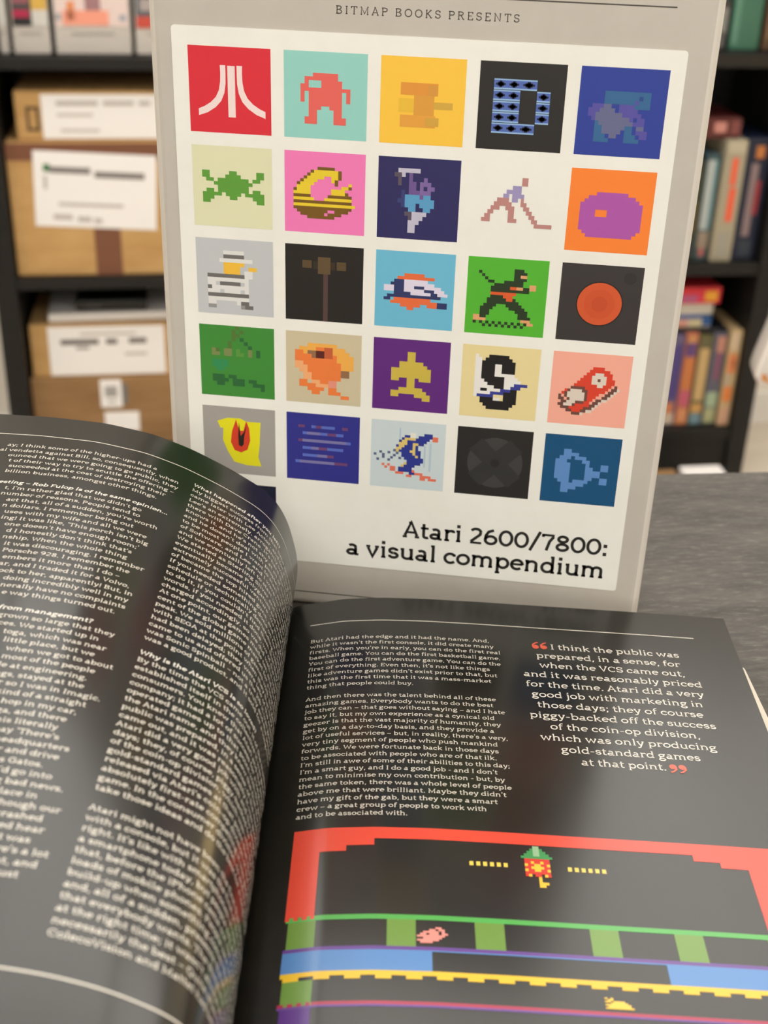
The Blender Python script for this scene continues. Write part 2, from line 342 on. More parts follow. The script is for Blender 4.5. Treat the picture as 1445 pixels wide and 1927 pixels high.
# printed cover lines and small heading, on the cover board itself
def on_cover(lift):
    return lambda x, y: (x * P_, -lift, pz(y))
cp = MB(); F = on_cover(0.00004); DK = ink(74, 68, 62)
cp.poly([F(-.02, -.583), F(4.85, -.583), F(4.85, -.57), F(-.02, -.57)], DK)
cp.poly([F(-.02, 6.435), F(4.85, 6.435), F(4.85, 6.448), F(-.02, 6.448)], DK)
s = 'BITMAP BOOKS PRESENTS'; em = 0.078 / 0.69
tr = ((3.355 - 1.525) / em * 1000 - text_len(s, 84)) / (len(s) - 1)
text(cp, s, 1.525, -.367, em, DK, F, w=84, n=16, track=tr)
cp.into(fco)
box('back_cover', M_cover, XL, XR, 0.0365, 0.042, 0.0, ZT, sb_, bevel=0.0022, seg=3)
box('spine', M_cover, XL + 0.0002, XL + 0.004, 0.0079, 0.0364, 0.0005, ZT - 0.0005, sb_, bevel=0.0008, seg=2)
box('page_block', M_paper, XL + 0.0042, XR - 0.004, 0.0079, 0.0364, 0.004, ZT - 0.004, sb_, bevel=0)

# white tipped-in print: one mesh holding paper, pictures and title
pr = MB(); S1 = on_cover(0.00030); S2 = on_cover(0.00035); S3 = on_cover(0.00040); S4 = on_cover(0.00045)
def rrect(x0, x1, y0, y1, r, n=5):
    pts = []
    for cx, cy, a in ((x1 - r, y0 + r, -90), (x1 - r, y1 - r, 0), (x0 + r, y1 - r, 90), (x0 + r, y0 + r, 180)):
        pts += [(cx + r * math.cos(math.radians(a + 90 * i / n)), cy + r * math.sin(math.radians(a + 90 * i / n))) for i in range(n + 1)]
    return pts
pan = rrect(-.167, 5.012, -.187, 6.0, .035)
pr.poly([S1(*q) for q in pan], M_print)
for i in range(len(pan)):
    a, b = pan[i], pan[(i + 1) % len(pan)]
    pr.poly([S1(*a), S1(*b), on_cover(0.00001)(*b), on_cover(0.00001)(*a)], M_print)
TS = 0.8637
class Tile:
    def __init__(s, c, r, col):
        s.c, s.r = c, r
        if col: pr.poly([S2(c, r), S2(c + TS, r), S2(c + TS, r + TS), S2(c, r + TS)], ink(*col))
    def pt(s, u, v, F=S3): return F(s.c + u * TS, s.r + v * TS)
    def rect(s, u0, v0, u1, v1, col, F=S3): pr.poly([s.pt(u0, v0, F), s.pt(u1, v0, F), s.pt(u1, v1, F), s.pt(u0, v1, F)], ink(*col))
    def poly(s, pts, col, F=S3): pr.poly([s.pt(u, v, F) for u, v in pts], ink(*col))
    def strip(s, A, B, col, F=S3): pr.strip([s.pt(*q, F) for q in A], [s.pt(*q, F) for q in B], ink(*col))
    def disc(s, u, v, r, col, F=S3, n=40): s.poly([(u + r * math.cos(2 * math.pi * i / n), v + r * math.sin(2 * math.pi * i / n)) for i in range(n)], col, F)
    def art(s, u0, v0, u1, v1, rows, pal, F=S3):
        nr = len(rows); nc = max(len(r) for r in rows); dx = (u1 - u0) / nc; dy = (v1 - v0) / nr
        for j, r in enumerate(rows):
            i = 0
            while i < len(r):
                k = i
                while k < len(r) and r[k] == r[i]: k += 1
                if r[i] in pal: s.rect(u0 + i * dx, v0 + j * dy, u0 + k * dx, v0 + (j + 1) * dy, pal[r[i]], F)
                i = k
PINKW = (246, 226, 224)
t = Tile(0, 0, (222, 48, 62))
t.poly([(.475, .215), (.565, .215), (.565, .81), (.475, .81)], PINKW)
cur = [(.385, .21), (.388, .30), (.384, .40), (.365, .50), (.325, .58), (.26, .645), (.18, .695), (.11, .725)]
cin = [(.452, .21), (.452, .31), (.450, .42), (.432, .53), (.39, .625), (.32, .70), (.22, .765), (.11, .805)]
t.strip(cur, cin, PINKW)
t.strip([(1.04 - u, v) for u, v in cur], [(1.04 - u, v) for u, v in cin], PINKW)
t = Tile(1, 0, (152, 214, 205))
t.art(.20, .24, .80, .83, ['...######...', '.########...', '.#...#####..', '##...#####..', '############', '#.########.#', '#.########.#', '#.########.#', '..########..', '..###..###..', '..##....##..', '..##....##..', '.###....###.', '.###....###.'], {'#': (232, 104, 96)})
t = Tile(2, 0, (252, 202, 70))
t.rect(.24, .29, .68, .43, (228, 152, 62)); t.rect(.40, .43, .64, .66, (224, 160, 64)); t.rect(.22, .47, .40, .63, (238, 192, 62)); t.rect(.64, .50, .86, .58, (214, 172, 70)); t.rect(.24, .66, .66, .80, (232, 164, 66)); t.rect(.56, .31, .68, .43, (218, 154, 66), S4); t.rect(.54, .68, .70, .78, (214, 166, 68), S4)
t = Tile(3, 0, (38, 36, 35))
BL, BLL, BLK = (82, 108, 186), (148, 186, 226), (26, 28, 52)
def brick(u, v, w=.155, h=.118):
    t.rect(u, v, u + w, v + h, BL); t.rect(u, v, u + w, v + .016, BLL, S4); t.rect(u, v + h - .018, u + w, v + h, BLL, S4)
    cu, cv = u + w / 2, v + h / 2
    t.rect(cu - w * .36, cv - .012, cu + w * .36, cv + .012, BLK, S4); t.rect(cu - w * .22, cv - .024, cu + w * .22, cv + .024, BLK, S4); t.rect(cu - w * .1, cv - .036, cu + w * .1, cv + .036, BLK, S4)
for j in range(5):
    v = .19 + j * .125
    brick(.17, v); brick(.325, v)
    if j in (0, 4): brick(.48, v, .19)
    if j in (1, 2, 3): brick(.675, v)
t = Tile(4, 0, (44, 64, 156))
t.art(.12, .26, .82, .84, ['....tttttttttttt', '....tttttttttdtt', '....ttttttttpttt', '.pppgg..pppptttt', 'pppgggg.ppppp...', 'ppgggggggppppp..', '.pgggggggggp.pp.', '..tgggggggggppp.', '..ttggggggtt.gg.', '..ttggggg.tt.ppp', '..ttt.gg..ttt.pp', '..tttt....tttt..'], {'t': (52, 104, 152), 'd': (40, 74, 142), 'p': (88, 82, 166), 'g': (104, 108, 146)})
GREEN = (98, 160, 62)
t = Tile(0, 1, (228, 229, 192))
t.art(.12, .30, .90, .70, ['##.....##.....##', '##....####....##', '.##.########.##.', '...##########...', '....########....', '.##.########.##.', '#####.####.#####', '###....##....###', '##............##'], {'#': GREEN})
t = Tile(1, 1, (245, 128, 192))
Y2, BR = (236, 208, 52), (122, 88, 30)
t.art(.11, .18, .88, .82, ['.......bbbbb......', '.....byyyyyyyb....', '....byyyyyyyyb....', '...byyyyy..yyb....', '..byyyy....yb.....', '.byyyy......b...y.', '.yyyy.........yyb.', 'byyyy......yyyy...', 'yyyyy......yyyyb..', 'bbbbb.....bbbbbbb.', 'yyyyyy...yyyyyyyy.', 'bbbbbbbbbbbbbbbbb.', 'yyyyyyyyyyyyyyyyyy', 'bbbbbbbbbbbbbbbbb.', '.bbbbbbbbb..bbbb..', '..bbbbbbb.bbbb....', '....bbbbbbbb......'], {'y': Y2, 'b': BR})
t = Tile(2, 1, (44, 42, 96))
t.art(.20, .13, .74, .92, ['.wwwwww.....', 'ggw.m.......', '.g..m...p...', '.g..mm.ppp..', '....mm.p.pp.', '..d.mmmppp..', '..dbbbbmbb..', '.ddbbbbbbbb.', '..dbbb.bbbb.', '....bb..bb..', '...ggwwww...', '....gwww....', '....www.....', '....ww......', '....ww......'], {'w': (196, 194, 214), 'g': (92, 82, 98), 'm': (112, 88, 150), 'p': (128, 104, 166), 'd': (58, 66, 122), 'b': (92, 160, 206)})
t = Tile(3, 1, None)
R3, B3 = (192, 138, 134), (160, 150, 196)
t.art(.12, .16, .98, .76, ['.............rr.........', '.............rr.........', '..........bbb...........', '........bbbbb...........', '.......bb.bbbb..........', '.....rrrr.bb.r..........', '....rrrrrr...rr.........', '...rrr..rrr...rr........', '..rr.....rr....rr.......', '.rr......rr.....rr......', 'rrr......rrr.....rr.....', '..................rrrrrr'], {'r': R3, 'b': B3})
t = Tile(4, 1, (253, 136, 54))
t.art(.14, .27, .88, .82, ['....########....', '..############..', '.##############.', '################', '################', '####...#########', '####...#########', '################', '################', '################', '################', '.##############.', '..############..'], {'#': (178, 88, 176)})
t = Tile(0, 2, (198, 202, 206))
t.art(.14, .15, .84, .92, ['....wwwww....', '....ddddd....', '...wwwwwwww..', '....yyyyy....', '....yyyy..yy.', '....yyyy.ww..', 'dddddddddww..', 'wwwwwwwwww...', 'ww.ddddd.w...', 'dwwwwwwwww...', 'www.wwww.w...', 'dddddddddd...', 'wwwwwwwwww...', 'ww.....wdd...', 'gg......gdd..'], {'w': (228, 228, 226), 'd': (112, 110, 108), 'y': (244, 194, 66), 'g': (150, 150, 150)})
t = Tile(1, 2, (36, 33, 30))
t.rect(.22, .20, .34, .30, (92, 74, 48)); t.rect(.36, .21, .42, .31, (54, 48, 36)); t.rect(.42, .15, .58, .37, (98, 80, 52)); t.rect(.58, .21, .64, .31, (62, 48, 36)); t.rect(.66, .20, .78, .31, (92, 74, 48)); t.rect(.49, .37, .55, 1.0, (86, 64, 62))
t = Tile(2, 2, (110, 190, 222))
t.art(.11, .28, .92, .76, ['......oooooo.......', '....ooooooooooo....', '...nnnwwwwwww......', '..nnnnwwwwwwwww....', 'wwwnnnwwwnnnwwwww..', 'wwwnnnwwwwwwnnnwww.', '...nnnnnwwwwwwnnwww', '.nnnnnnnnnnnnnnnn..', 'nn.ooooooooooo.....', '..oooooooooooooonnn', '.....oooooo..ooonnn', '.......oo..........'], {'o': (232, 112, 66), 'n': (46, 56, 104), 'w': (226, 220, 240)})
t = Tile(3, 2, (86, 184, 52))
K, O2, SK = (40, 58, 34), (222, 96, 48), (226, 164, 116)
t.art(.10, .13, .90, .90, ['............kkk.....', '.k..........kkkk....', '..k.........kkss....', '...k........kkkk....', '....kk...kkkkkk.....', '......kkkkkkkkk..ss.', '.....kkkkkkoosskkss.', '.....kkkkkkkkkkkk...', '.....oooooooo.......', '.....kkkkooo........', '....kkkkkkook.......', '....kkkkkkkkkk......', '...kkkk...kkkkk.....', '..kkkk.....kkkkk....', '..kkk........kkkk...', '..kkk.........kkk...', 'sskk..........kkkk..', 'ssss...........sss..', 'k.k.k.k.k.k.k.k.kss.', '...k.k.k.k.k.k.k....'], {'k': K, 'o': O2, 's': SK})
t = Tile(4, 2, (58, 54, 54))
t.disc(.5, .5, .29, (40, 32, 30)); t.disc(.5, .5, .275, (214, 92, 50), S4); t.disc(.5, .5, .19, (208, 86, 46), on_cover(.0005)); t.disc(.5, .5, .10, (200, 80, 44), on_cover(.00055)); t.disc(.84, .15, .075, (50, 47, 47))
t = Tile(0, 3, (66, 142, 58))
t.art(.16, .0, .92, .90, ['......b.......', '.....b.b......', '.....bb.......', '.....b.d......', '....b...d.....', '....b....d....', 'sb.ss.l..s.d..', 'ss.ss.ll.s.d..', '..............', 'tttt..........', 'tttt..........', '.tt...........', '..............', 'ddd.dd........', 'dddd.ddd.dd...', '.dd..ddd..ddd.', '............d.'], {'b': (84, 120, 56), 'd': (44, 104, 56), 's': (126, 138, 84), 'l': (94, 150, 66), 't': (52, 142, 88)})
t = Tile(1, 3, (208, 197, 165))
t.art(.12, .15, .90, .92, ['...yyyyyyy....', '.yyyyoorryyy..', 'ooybbddrryyyy.', 'oooobddrroyyyy', 'ooooooooooyyyy', 'lloooooooooyyy', 'lllooooooooyyy', '.lloooooooobb.', '..llooooooobb.', '..llooooooo...', '.oo.lloopp....', '.oooolllpp....', '...oooo.oo....', '....oo..ooo...', '...........oo.'], {'y': (242, 178, 82), 'o': (240, 130, 66), 'b': (150, 110, 80), 'd': (92, 38, 32), 'r': (200, 98, 60), 'l': (244, 176, 122), 'p': (232, 150, 130)})
t = Tile(2, 3, (98, 42, 128))
t.art(.24, .17, .76, .85, ['....##....', '....##....', '....##....', '..######..', '..#######.', '##########', '##########', '##########', '##..##.###', '....##....', '....##....', '..######..', '#########.', '##....####', '........##'], {'#': (206, 184, 78)})
t = Tile(3, 3, (236, 220, 162))
t.art(.17, .12, .86, .88, ['w...kkkkkk......', 'ww.kkkkkkkk.....', 'wwkkkkkkkkkk....', 'wwkkkkwwkkkk....', 'wwkkkkwwkkkk....', 'wwkkkkwwkkkk....', 'wwkkkkwwwwww....', 'wwkkkkkkkwwww...', 'wwwkkkkkkwwwww..', 'wwwwkkkkkwwwbbbb', 'wwwwwwkkkwwbbb..', 'wwkkwwwwbbbkk...', 'wwwwwbbbbkkkk...', 'wbbbbb...kkkk...', '..kkkkww.kkkk...', '..kkkkkkkkkkk...', '...kkkkkkkkk....', '....kkkkkkk.....'], {'k': (30, 28, 28), 'w': (238, 236, 232), 'b': (58, 64, 150)})
t = Tile(4, 3, (249, 178, 158))
t.art(.11, .18, .92, .86, ['...........rrrr.......', '..........rrrrrrr.....', '.........rrrwwwrrr....', '........rrrwwwwwrr....', '.......rrrrwwgwwrrr...', '......rrrrrwwwwwrrr...', '.....rrrrrrrrwwrrr.g..', '....gggggrrrrrrrr.ggw.', '..rgwwwwggrrrrrr.ggw..', '.rgwwwwwwgrrrr..ggw...', 'g.gwwwwwwgrrr..ggw....', 'gg.gwwwwwgrr.ggww.....', '.ggwwwgggrr.ggw.......', 'ggwwwgrrrrrggw........', '.gggrrrrrgggw.........', '...ggrrrggww..........', '.....gggw.............'], {'r': (222, 70, 48), 'w': (226, 214, 202), 'g': (112, 74, 64)})
t = Tile(0, 4, (166, 163, 158))
YU, RU, KU = (232, 226, 30), (214, 64, 38), (36, 30, 24)
t.poly([(.20, .22), (.34, .165), (.52, .16), (.60, .20), (.80, .20), (.78, .55), (.76, .72), (.80, .86), (.60, .86), (.42, .82), (.33, .66), (.27, .50), (.28, .32), (.24, .32)], YU)
t.poly([(.46, .18), (.40, .36), (.38, .52), (.43, .64), (.52, .67), (.61, .62), (.65, .48), (.64, .30), (.60, .19), (.56, .34), (.50, .34)], RU, S4)
t.poly([(.50, .22), (.485, .42), (.49, .56), (.53, .58), (.56, .54), (.57, .42), (.61, .24), (.565, .36), (.52, .42)], KU, on_cover(.0005))
t = Tile(1, 4, (50, 52, 142))
LB, GR, RD = (92, 112, 198), (126, 122, 172), (112, 70, 118)
for v, segs in ((.17, [(.16, .25, RD), (.34, .40, LB), (.40, .48, RD), (.48, .66, LB), (.76, .84, RD)]), (.27, [(.22, .28, LB), (.28, .46, GR), (.46, .56, LB), (.56, .68, RD), (.68, .78, LB)]), (.38, [(.16, .22, RD), (.22, .82, GR), (.82, .88, LB)]), (.49, [(.22, .34, LB), (.34, .44, GR), (.44, .56, RD), (.56, .78, LB)]), (.60, [(.22, .42, LB), (.42, .56, GR), (.56, .65, RD)]), (.70, [(.12, .18, LB), (.18, .66, GR), (.66, .84, RD)])):
    for u0, u1, c in segs: t.rect(u0, v, u1, v + .042, c)
t = Tile(2, 4, (206, 221, 225))
NB, YB, RR, DT = (46, 58, 146), (224, 200, 120), (230, 120, 96), (90, 104, 140)
t.art(.04, .16, .94, .86, ['.............ww...nnn...', '...........nnww.nnnnnrr.', '..........nyyyynnnnn.rr.', '.........nyynnnnnnn.....', '.........yyynnyynn......', '........nyynnnyn........', '........yynnnnyn........', '.......dynnnnyynn.......', '..d..d..d.nnnnynn.......', 'd..d...d..nnnnnyn.......', '...d..d..d.nnnnnnn......', '.d...d......nnnnnn......', '...........ynnnnn.......', '...r.r....ynnnn.........', '....r.rr.nnnnn..........', '......rr.nnnnnr.........', '........rrr..nnrrr......', '............rr...rrrr...', '.................rr.rrr.'], {'n': NB, 'y': YB, 'r': RR, 'd': DT, 'w': (232, 230, 220)})
t.rect(.38, .10, .40, .34, (178, 198, 214), on_cover(.00037)); t.rect(.72, .34, .74, .66, (178, 198, 214), on_cover(.00037)); t.rect(.79, .30, .82, .72, (184, 204, 218), on_cover(.00037))
t = Tile(3, 4, (40, 39, 38))
t.disc(.52, .50, .37, (64, 64, 64))
for sgn in (1, -1):
    t.poly([(.52 + a * .27 - sgn * b * .27, .50 + sgn * a * .27 + b * .27) for a, b in ((-1, -.32), (1, -.32), (1, .32), (-1, .32))], (50, 50, 50), S4 if sgn > 0 else on_cover(.0005))
t.disc(.52, .50, .06, (38, 38, 38), on_cover(.00055))
t = Tile(4, 4, (20, 82, 126))
t.art(.16, .20, .86, .84, ['..##..........', '..####........', '.###.###......', '###....##.....', '####....#...##', '####....##..##', '####....####..', '####....####..', '####....##..##', '.###.####...##', '..######......', '..####........', '..##..........'], {'#': (96, 144, 206)})
Tile(0, 5, (22, 28, 52))
TK = ink(38, 36, 34)
F4 = S3
fit(pr, 'Atari 2600/7800:', 2.41, 4.865, 5.527, .323, TK, F4, w=112, n=28)
fit(pr, 'a visual compendium', 1.725, 4.855, 5.842, .325, TK, F4, w=112, n=28)
o = pr.build('cover_print', fco); o['label'] = 'white paper print with pixel pictures and dark title'

# ------------------------------------------------------------------ open book
et = np.array([.1213, -.9926, 0]); es = np.array([.9926, .1213, 0]); GO = np.array([.04355725, -.02725228, 0])
ob = thing('open_book', 'open black-paged book lying on the table, left leaf curling up, white text', 'book', tuple(GO), math.atan2(.1213, .9926))
# local frame of the book: x = away from the gutter to the right, y = towards the top of the page (so t = -y)
def smooth_curve(pts, n=700, k=13):
    pts = np.array(pts); a = np.r_[0, np.cumsum(np.hypot(*np.diff(pts, axis=0).T))]
    d = np.linspace(0, a[-1], n); s = np.interp(d, a, pts[:, 0]); z = np.interp(d, a, pts[:, 1])
    for _ in range(3):
        w = np.hanning(2 * k + 3)[1:-1]; w /= w.sum()
        sp = np.pad(s, k, mode='reflect', reflect_type='odd'); zp = np.pad(z, k, mode='reflect', reflect_type='odd')
        s = np.convolve(sp, w, 'valid'); z = np.convolve(zp, w, 'valid')
    a = np.r_[0, np.cumsum(np.hypot(np.diff(s), np.diff(z)))]
    return a, s, z
LP0 = smooth_curve([(-.0092, .0120), (-.0060, .0180), (-.0038, .0256), (-.0026, .0325), (-.0032, .0403), (-.0060, .0523), (-.0095, .0600), (-.0149, .0660), (-.0268, .0737), (-.0395, .0806), (-.0521, .0857), (-.0683, .0893), (-.0863, .0909), (-.1045, .0915), (-.125, .0912), (-.165, .0885)])
LP1 = smooth_curve([(-.0092, .0120), (-.0052, .020), (-.0032, .030), (-.0024, .040), (-.0030, .052), (-.0048, .062), (-.0078, .0690), (-.0123, .0725), (-.0221, .0779), (-.0318, .0812), (-.0417, .0832), (-.055, .0842), (-.075, .0845), (-.10, .0838), (-.13, .082), (-.18, .078)])
RPc = smooth_curve([(-.0092, .0118), (-.0075, .0148), (-.0045, .0168), (-.0005, .0181), (.005, .0192), (.0148, .0213), (.0284, .0223), (.0441, .0224), (.0637, .0218), (.0833, .0210), (.1227, .0195), (.1545, .018)], k=9)
A0 = np.interp(-.0355, LP0[1][::-1], LP0[0][::-1]); A1 = np.interp(-.0355, LP1[1][::-1], LP1[0][::-1]); KA = A1 / A0; DA = A0 - .0833
PW, PH = 0.172 + DA, 0.2445
def left_sz(a, t):
    w = min(1.0, max(0.0, t / .23)) ** 1.5; b = a * KA
    return ((1 - w) * np.interp(a, LP0[0], LP0[1]) + w * np.interp(b, LP1[0], LP1[1]), (1 - w) * np.interp(a, LP0[0], LP0[2]) + w * np.interp(b, LP1[0], LP1[2]))
def left_fn(lift):
    def fn(a, t):
        s0, z0 = left_sz(a - .0006, t); s1, z1 = left_sz(a + .0006, t); dx, dz = s1 - s0, z1 - z0; L = math.hypot(dx, dz) or 1
        return ((s0 + s1) / 2 + dz / L * lift, -t, (z0 + z1) / 2 - dx / L * lift)
    return fn
def right_fn(lift):
    def fn(s, t): return (s, -t, float(np.interp(s, RPc[1], RPc[2])) + lift)
    return fn
def leaf(name, fn_f, fn_b, u0, u1, nu, nt, flip):
    b = MB(); us = np.linspace(u0, u1, nu); ts = np.linspace(0, PH, nt)
    f = [[fn_f(u, tt) for u in us] for tt in ts]; k = [[fn_b(u, tt) for u in us] for tt in ts]
    b.grid(f, M_page, True, flip); b.grid(k, M_page, True, not flip)
    for r0, r1 in ((f[0], k[0]), (f[-1], k[-1])): b.grid([r0, r1], M_paper, False, flip)
    b.grid([[r[0] for r in f], [r[0] for r in k]], M_paper, False, flip); b.grid([[r[-1] for r in f], [r[-1] for r in k]], M_paper, False, flip)
    return b
LT = 0.00014
lb = leaf('left_page', left_fn(0), left_fn(-LT), 0.0006, PW, 130, 30, True)
Lf = left_fn(0.00005)
def rule(b, fn, u0, u1, t, th, m, n=60):
    us = np.linspace(u0, u1, n); b.strip([fn(u, t) for u in us], [fn(u, t + th) for u in us], m)
# on the left leaf "x to the right" runs towards the gutter
def Lx(x, t): return Lf(PW - x, t)
rule(lb, Lx, PW - .168 - DA, PW - .010 - DA, .0145, .00042, M_text, 90); rule(lb, Lx, PW - .168 - DA, PW - .010 - DA, .2295, .00048, M_text, 90)
def row(i): return .0234 + .003562 * i - 1.9e-6 * i * i
EM = .00272
col1 = {0: 'ay; I think some of the higher-ups had a', 1: 'al vendetta against Bill, so, consequently, when', 2: 'ounced that we were going to go public, they', 3: 't of their way to try to scuttle the offering –', 4: 'succeeded at the cost of destroying their', 5: 'billion business, amongst other things.',
 8: "t, I'm rather glad that we didn't go", 9: 'number of reasons. People tend to', 10: "act that, all of a sudden, you're worth", 11: 'n dollars. I remember being out', 12: 'uses with my wife and all we were', 13: "ing! It was like, 'This porch isn't big", 14: "one doesn't have enough room;'", 15: "d I honestly don't think that's", 16: 'nship. When the whole thing', 17: 'it was discouraging. I remember', 18: 'Porsche 928. I remember the', 19: 'embers it more than I do –', 20: 'ar, and I traded it for a Volvo,', 21: 'ock to her, apparently! But, in', 22: 'doing incredibly well in my', 23: 'nerally have no complaints', 24: 'e way things turned out.',
 27: 'grown so large that they', 28: 'ces. We started up in', 29: 'toga, which was near', 30: 'little place, but we', 31: 'when we got to about', 32: 'most of the people', 33: 'le at engineering.', 34: 'ngs, stayed at the', 35: 'r so I was in Imagic.', 36: 'kind of a straight', 37: 'I hop in my car,', 38: 'ga, and there', 39: 'his literally', 40: "say 'There's", 41: 'headquarters', 42: 'r and drive', 43: 'os Gatos.', 44: "I'd go into", 45: 'g bad news.', 46: 'place in', 47: 'though our', 48: 'crashed', 49: "ed hear", 50: 't was', 51: "re's a lot", 52: 'at, and', 53: 'ust'}
heads1 = {7: 'esting – Rob Fulop is of the same opinion...', 26: 'from management?'}
ends = [.0961, .088, .0877, .0885, .0908, .093, .0882, .096, .0958, .0896, .0965, .0917, .0906, .0928, .0942, .0949, .0892, .0928, .0949, .0914, .0898, .0904, .0905, .0926, .0972, .0906, .094, .0914, .0936, .0882, .092, .0932, .0932, .0885, .0912, .0926, .0942, .0954, .0943, .0912, .0927, .0953, .0926, .0894, .094, .0884, .0913, .0902, .0921, .0877, .0891, .0919]
rows1 = [0, 1, 2, 3, 4, 5] + list(range(7, 25)) + list(range(26, 54))
XS = 1.0
for i, e in zip(rows1, ends):
    hd = i in heads1; s = heads1.get(i) or col1[i]; w = 122 if hd else 92; m = gloss(244, 240, 230) if hd else M_text
    L = text_len(s, w) * EM / 1000 * XS; x = PW - e - DA - L
    while x < PW - .1665 - DA and len(s) > 1:
        s = s[1:]; L = text_len(s, w) * EM / 1000 * XS; x = PW - e - DA - L
    text(lb, s, x, row(i), EM, m, Lx, w=w, n=9, xs=XS, slant=0.12 if hd else 0)
col2 = ['What happened after you left?', 'My biggest success from that time', "came later with Lee Actor, and", "Lee's an extremely, arrogantly", "there with Dave Crane. It's hard", "knows it, and he's not shy at all", "and he doesn't deal with people", 'to be most people I want to start', 'of Software, and Lee and I were', 'and we eventually left to start up', 'We started as Sterling Silver and', 'eventually became Polygames and', 'extremely successful venture. We', 'of became the top hired guns, and', 'If you needed something done on', "schedule or technically demanding", "to do it, if you couldn't find them", 'words, if you needed it done, we', 'charged accordingly, so we did well', 'At one point, our games made ten', 'cent of the global game market', 'peak. We sold millions of games', 'with SEGA at the point when they', 'had been delayed; they were late', 'came to us and offered us the job', 'was Sonic Spinball – not a truly', 'was a good product, and it sold', None,
 'Why is the Atari VCS is so loved?', 'By the time the VCS came out, it', 'established itself in the collective', 'consumers. You knew that Atari', 'company; it had a lot of success', 'operated games up to that point', 'the Atari name, and they knew the', 'public was prepared, in a sense,', 'came out, and it was reasonably', 'Atari did a very good job with', 'days; they, of course, piggy-backed', 'of the coin-op division, which was', 'gold-standard games at that point', "released via Atari's coin-op division", 'absolutely first-rate compelling', 'game. In the consumer division, to', 'take those ideas and do the best', None,
 'Atari might not have been the first', 'with a console, but it was the first', "right. It's like with smartphones;", 'a smartphone today, but people say', 'that, before the iPhone came out,', 'loads of mobile phones. People saw', 'build-up when something comes', 'and, all of a sudden, presents the', 'that everybody wants. The thing is', "at the right time; it wasn't always", 'necessarily the best – Quite often', 'ColecoVision and Mattel had better']
tails = [' it was good fun', ' and the people', ' for a long time', ' with the games', ' that they made', ' of the machine']
for i, s in enumerate(col2):
    if not s: continue
    hd = i in (0, 28); w = 122 if hd else 92
    if not hd: s = s + tails[i % 6]
    while PW - .0833 - DA + text_len(s, w) * EM / 1000 * XS > PW - .008 - DA: s = s[:-1]
    text(lb, s, PW - .0833 - DA, row(i), EM, gloss(244, 240, 230) if hd else M_text, Lx, w=w, n=9, xs=XS, slant=0.12 if hd else 0)
lpo = lb.build('left_page', ob); lpo['label'] = 'raised glossy black leaf curling to the left'

rb = leaf('right_page', right_fn(0), right_fn(-LT), -0.0088, 0.1545, 160, 2, False)
Rf = right_fn(0.00006); Rf2 = right_fn(0.00011); Rf3 = right_fn(0.00016)
rule(rb, Rf, .0028, .1404, .0147, .00042, M_text)
body = ['But Atari had the edge and it had the name. And,', "while it wasn't the first console, it did create many", "firsts. When you're in early, you can do the first real", 'baseball game. You can do the first basketball game.', 'You can do the first adventure game. You can do the', "first of everything. Even then, it's not like things", "like adventure games didn't exist prior to that, but", 'this was the first time that it was a mass-market', 'thing that people could buy.', None,
 'And then there was the talent behind all of these', 'amazing games. Everybody wants to do the best', 'job they can – that goes without saying – and I hate', 'to say it, but my own experience as a cynical old', 'geezer is that the vast majority of humanity, they', 'get by on a day-to-day basis, and they provide a', "lot of useful services – but, in reality, there's a very,", 'very tiny segment of people who push mankind', 'forwards. We were fortunate back in those days', 'to be associated with people who are of that ilk.', "I'm still in awe of some of their abilities to this day;", "I'm a smart guy, and I do a good job - and I don't", 'mean to minimise my own contribution - but, by', 'the same token, there was a whole level of people', "above me that were brilliant. Maybe they didn't", 'have my gift of the gab, but they were a smart', 'crew – a great group of people to work with', 'and to be associated with.']
# right end of each line as printed
bw = {0: .0662, 1: .0676, 2: .0698, 3: .0695, 4: .0694, 5: .0655, 6: .0678, 7: .0656, 8: .0395, 10: .0665, 11: .0655, 12: .0691, 13: .0655, 14: .0673, 15: .065, 16: .0691, 17: .0657, 18: .0658, 19: .065, 20: .0688, 21: .0648, 22: .0668, 23: .0686, 24: .0668, 25: .064, 26: .0606, 27: .0375}
for i, s in enumerate(body):
    if not s: continue
    t0 = .0262 + (.0534 - .0262) / 8 * i if i < 9 else .0600 + (.1165 - .0600) / 17 * (i - 10)
    fit(rb, s, .0035 + .0016 * i / 27, bw[i], t0, .00272, M_text, Rf, w=84, n=10)
quote = [('I think the public was', .0875, .1330), ('prepared, in a sense, for', .0821, .1323), ('when the VCS came out,', .0827, .1329), ('and it was reasonably priced', .0768, .1377), ('for the time. Atari did a very', .0771, .1372), ('good job with marketing in', .0786, .1358), ('those days; they of course', .0799, .1347), ('piggy-backed off the success', .0770, .1377), ('of the coin-op division,', .0831, .1314), ('which was only producing', .0794, .1355), ('gold-standard games', .0854, .1292), ('at that point.', .0910, .1175)]
for i, (s, a, b_) in enumerate(quote): fit(rb, s, a, b_, .0279 + i * .00562, .00455, gloss(238, 232, 222), Rf, w=88, n=14)
ORG_I = gloss(226, 92, 66)
def quote_mark(cx, cy, r, sgn):
    rb.poly([Rf(cx + r * math.cos(i * math.pi / 8), cy + sgn * r * .55 + r * math.sin(i * math.pi / 8)) for i in range(16)], ORG_I)
    pts = [(cx - sgn * r * .75, cy + sgn * r * .55), (cx - sgn * r * .75, cy - sgn * r * .5), (cx + sgn * r * .2, cy - sgn * r * 1.5), (cx + sgn * r * .9, cy - sgn * r * 1.7)]
    a, b_ = ribbon(pts, r * .55); rb.strip([Rf2(*q) for q in a], [Rf2(*q) for q in b_], ORG_I)
for cx in (.0824, .0853): quote_mark(cx, .0262, .00118, 1)
for cx in (.1196, .1225): quote_mark(cx, .0884, .00118, -1)
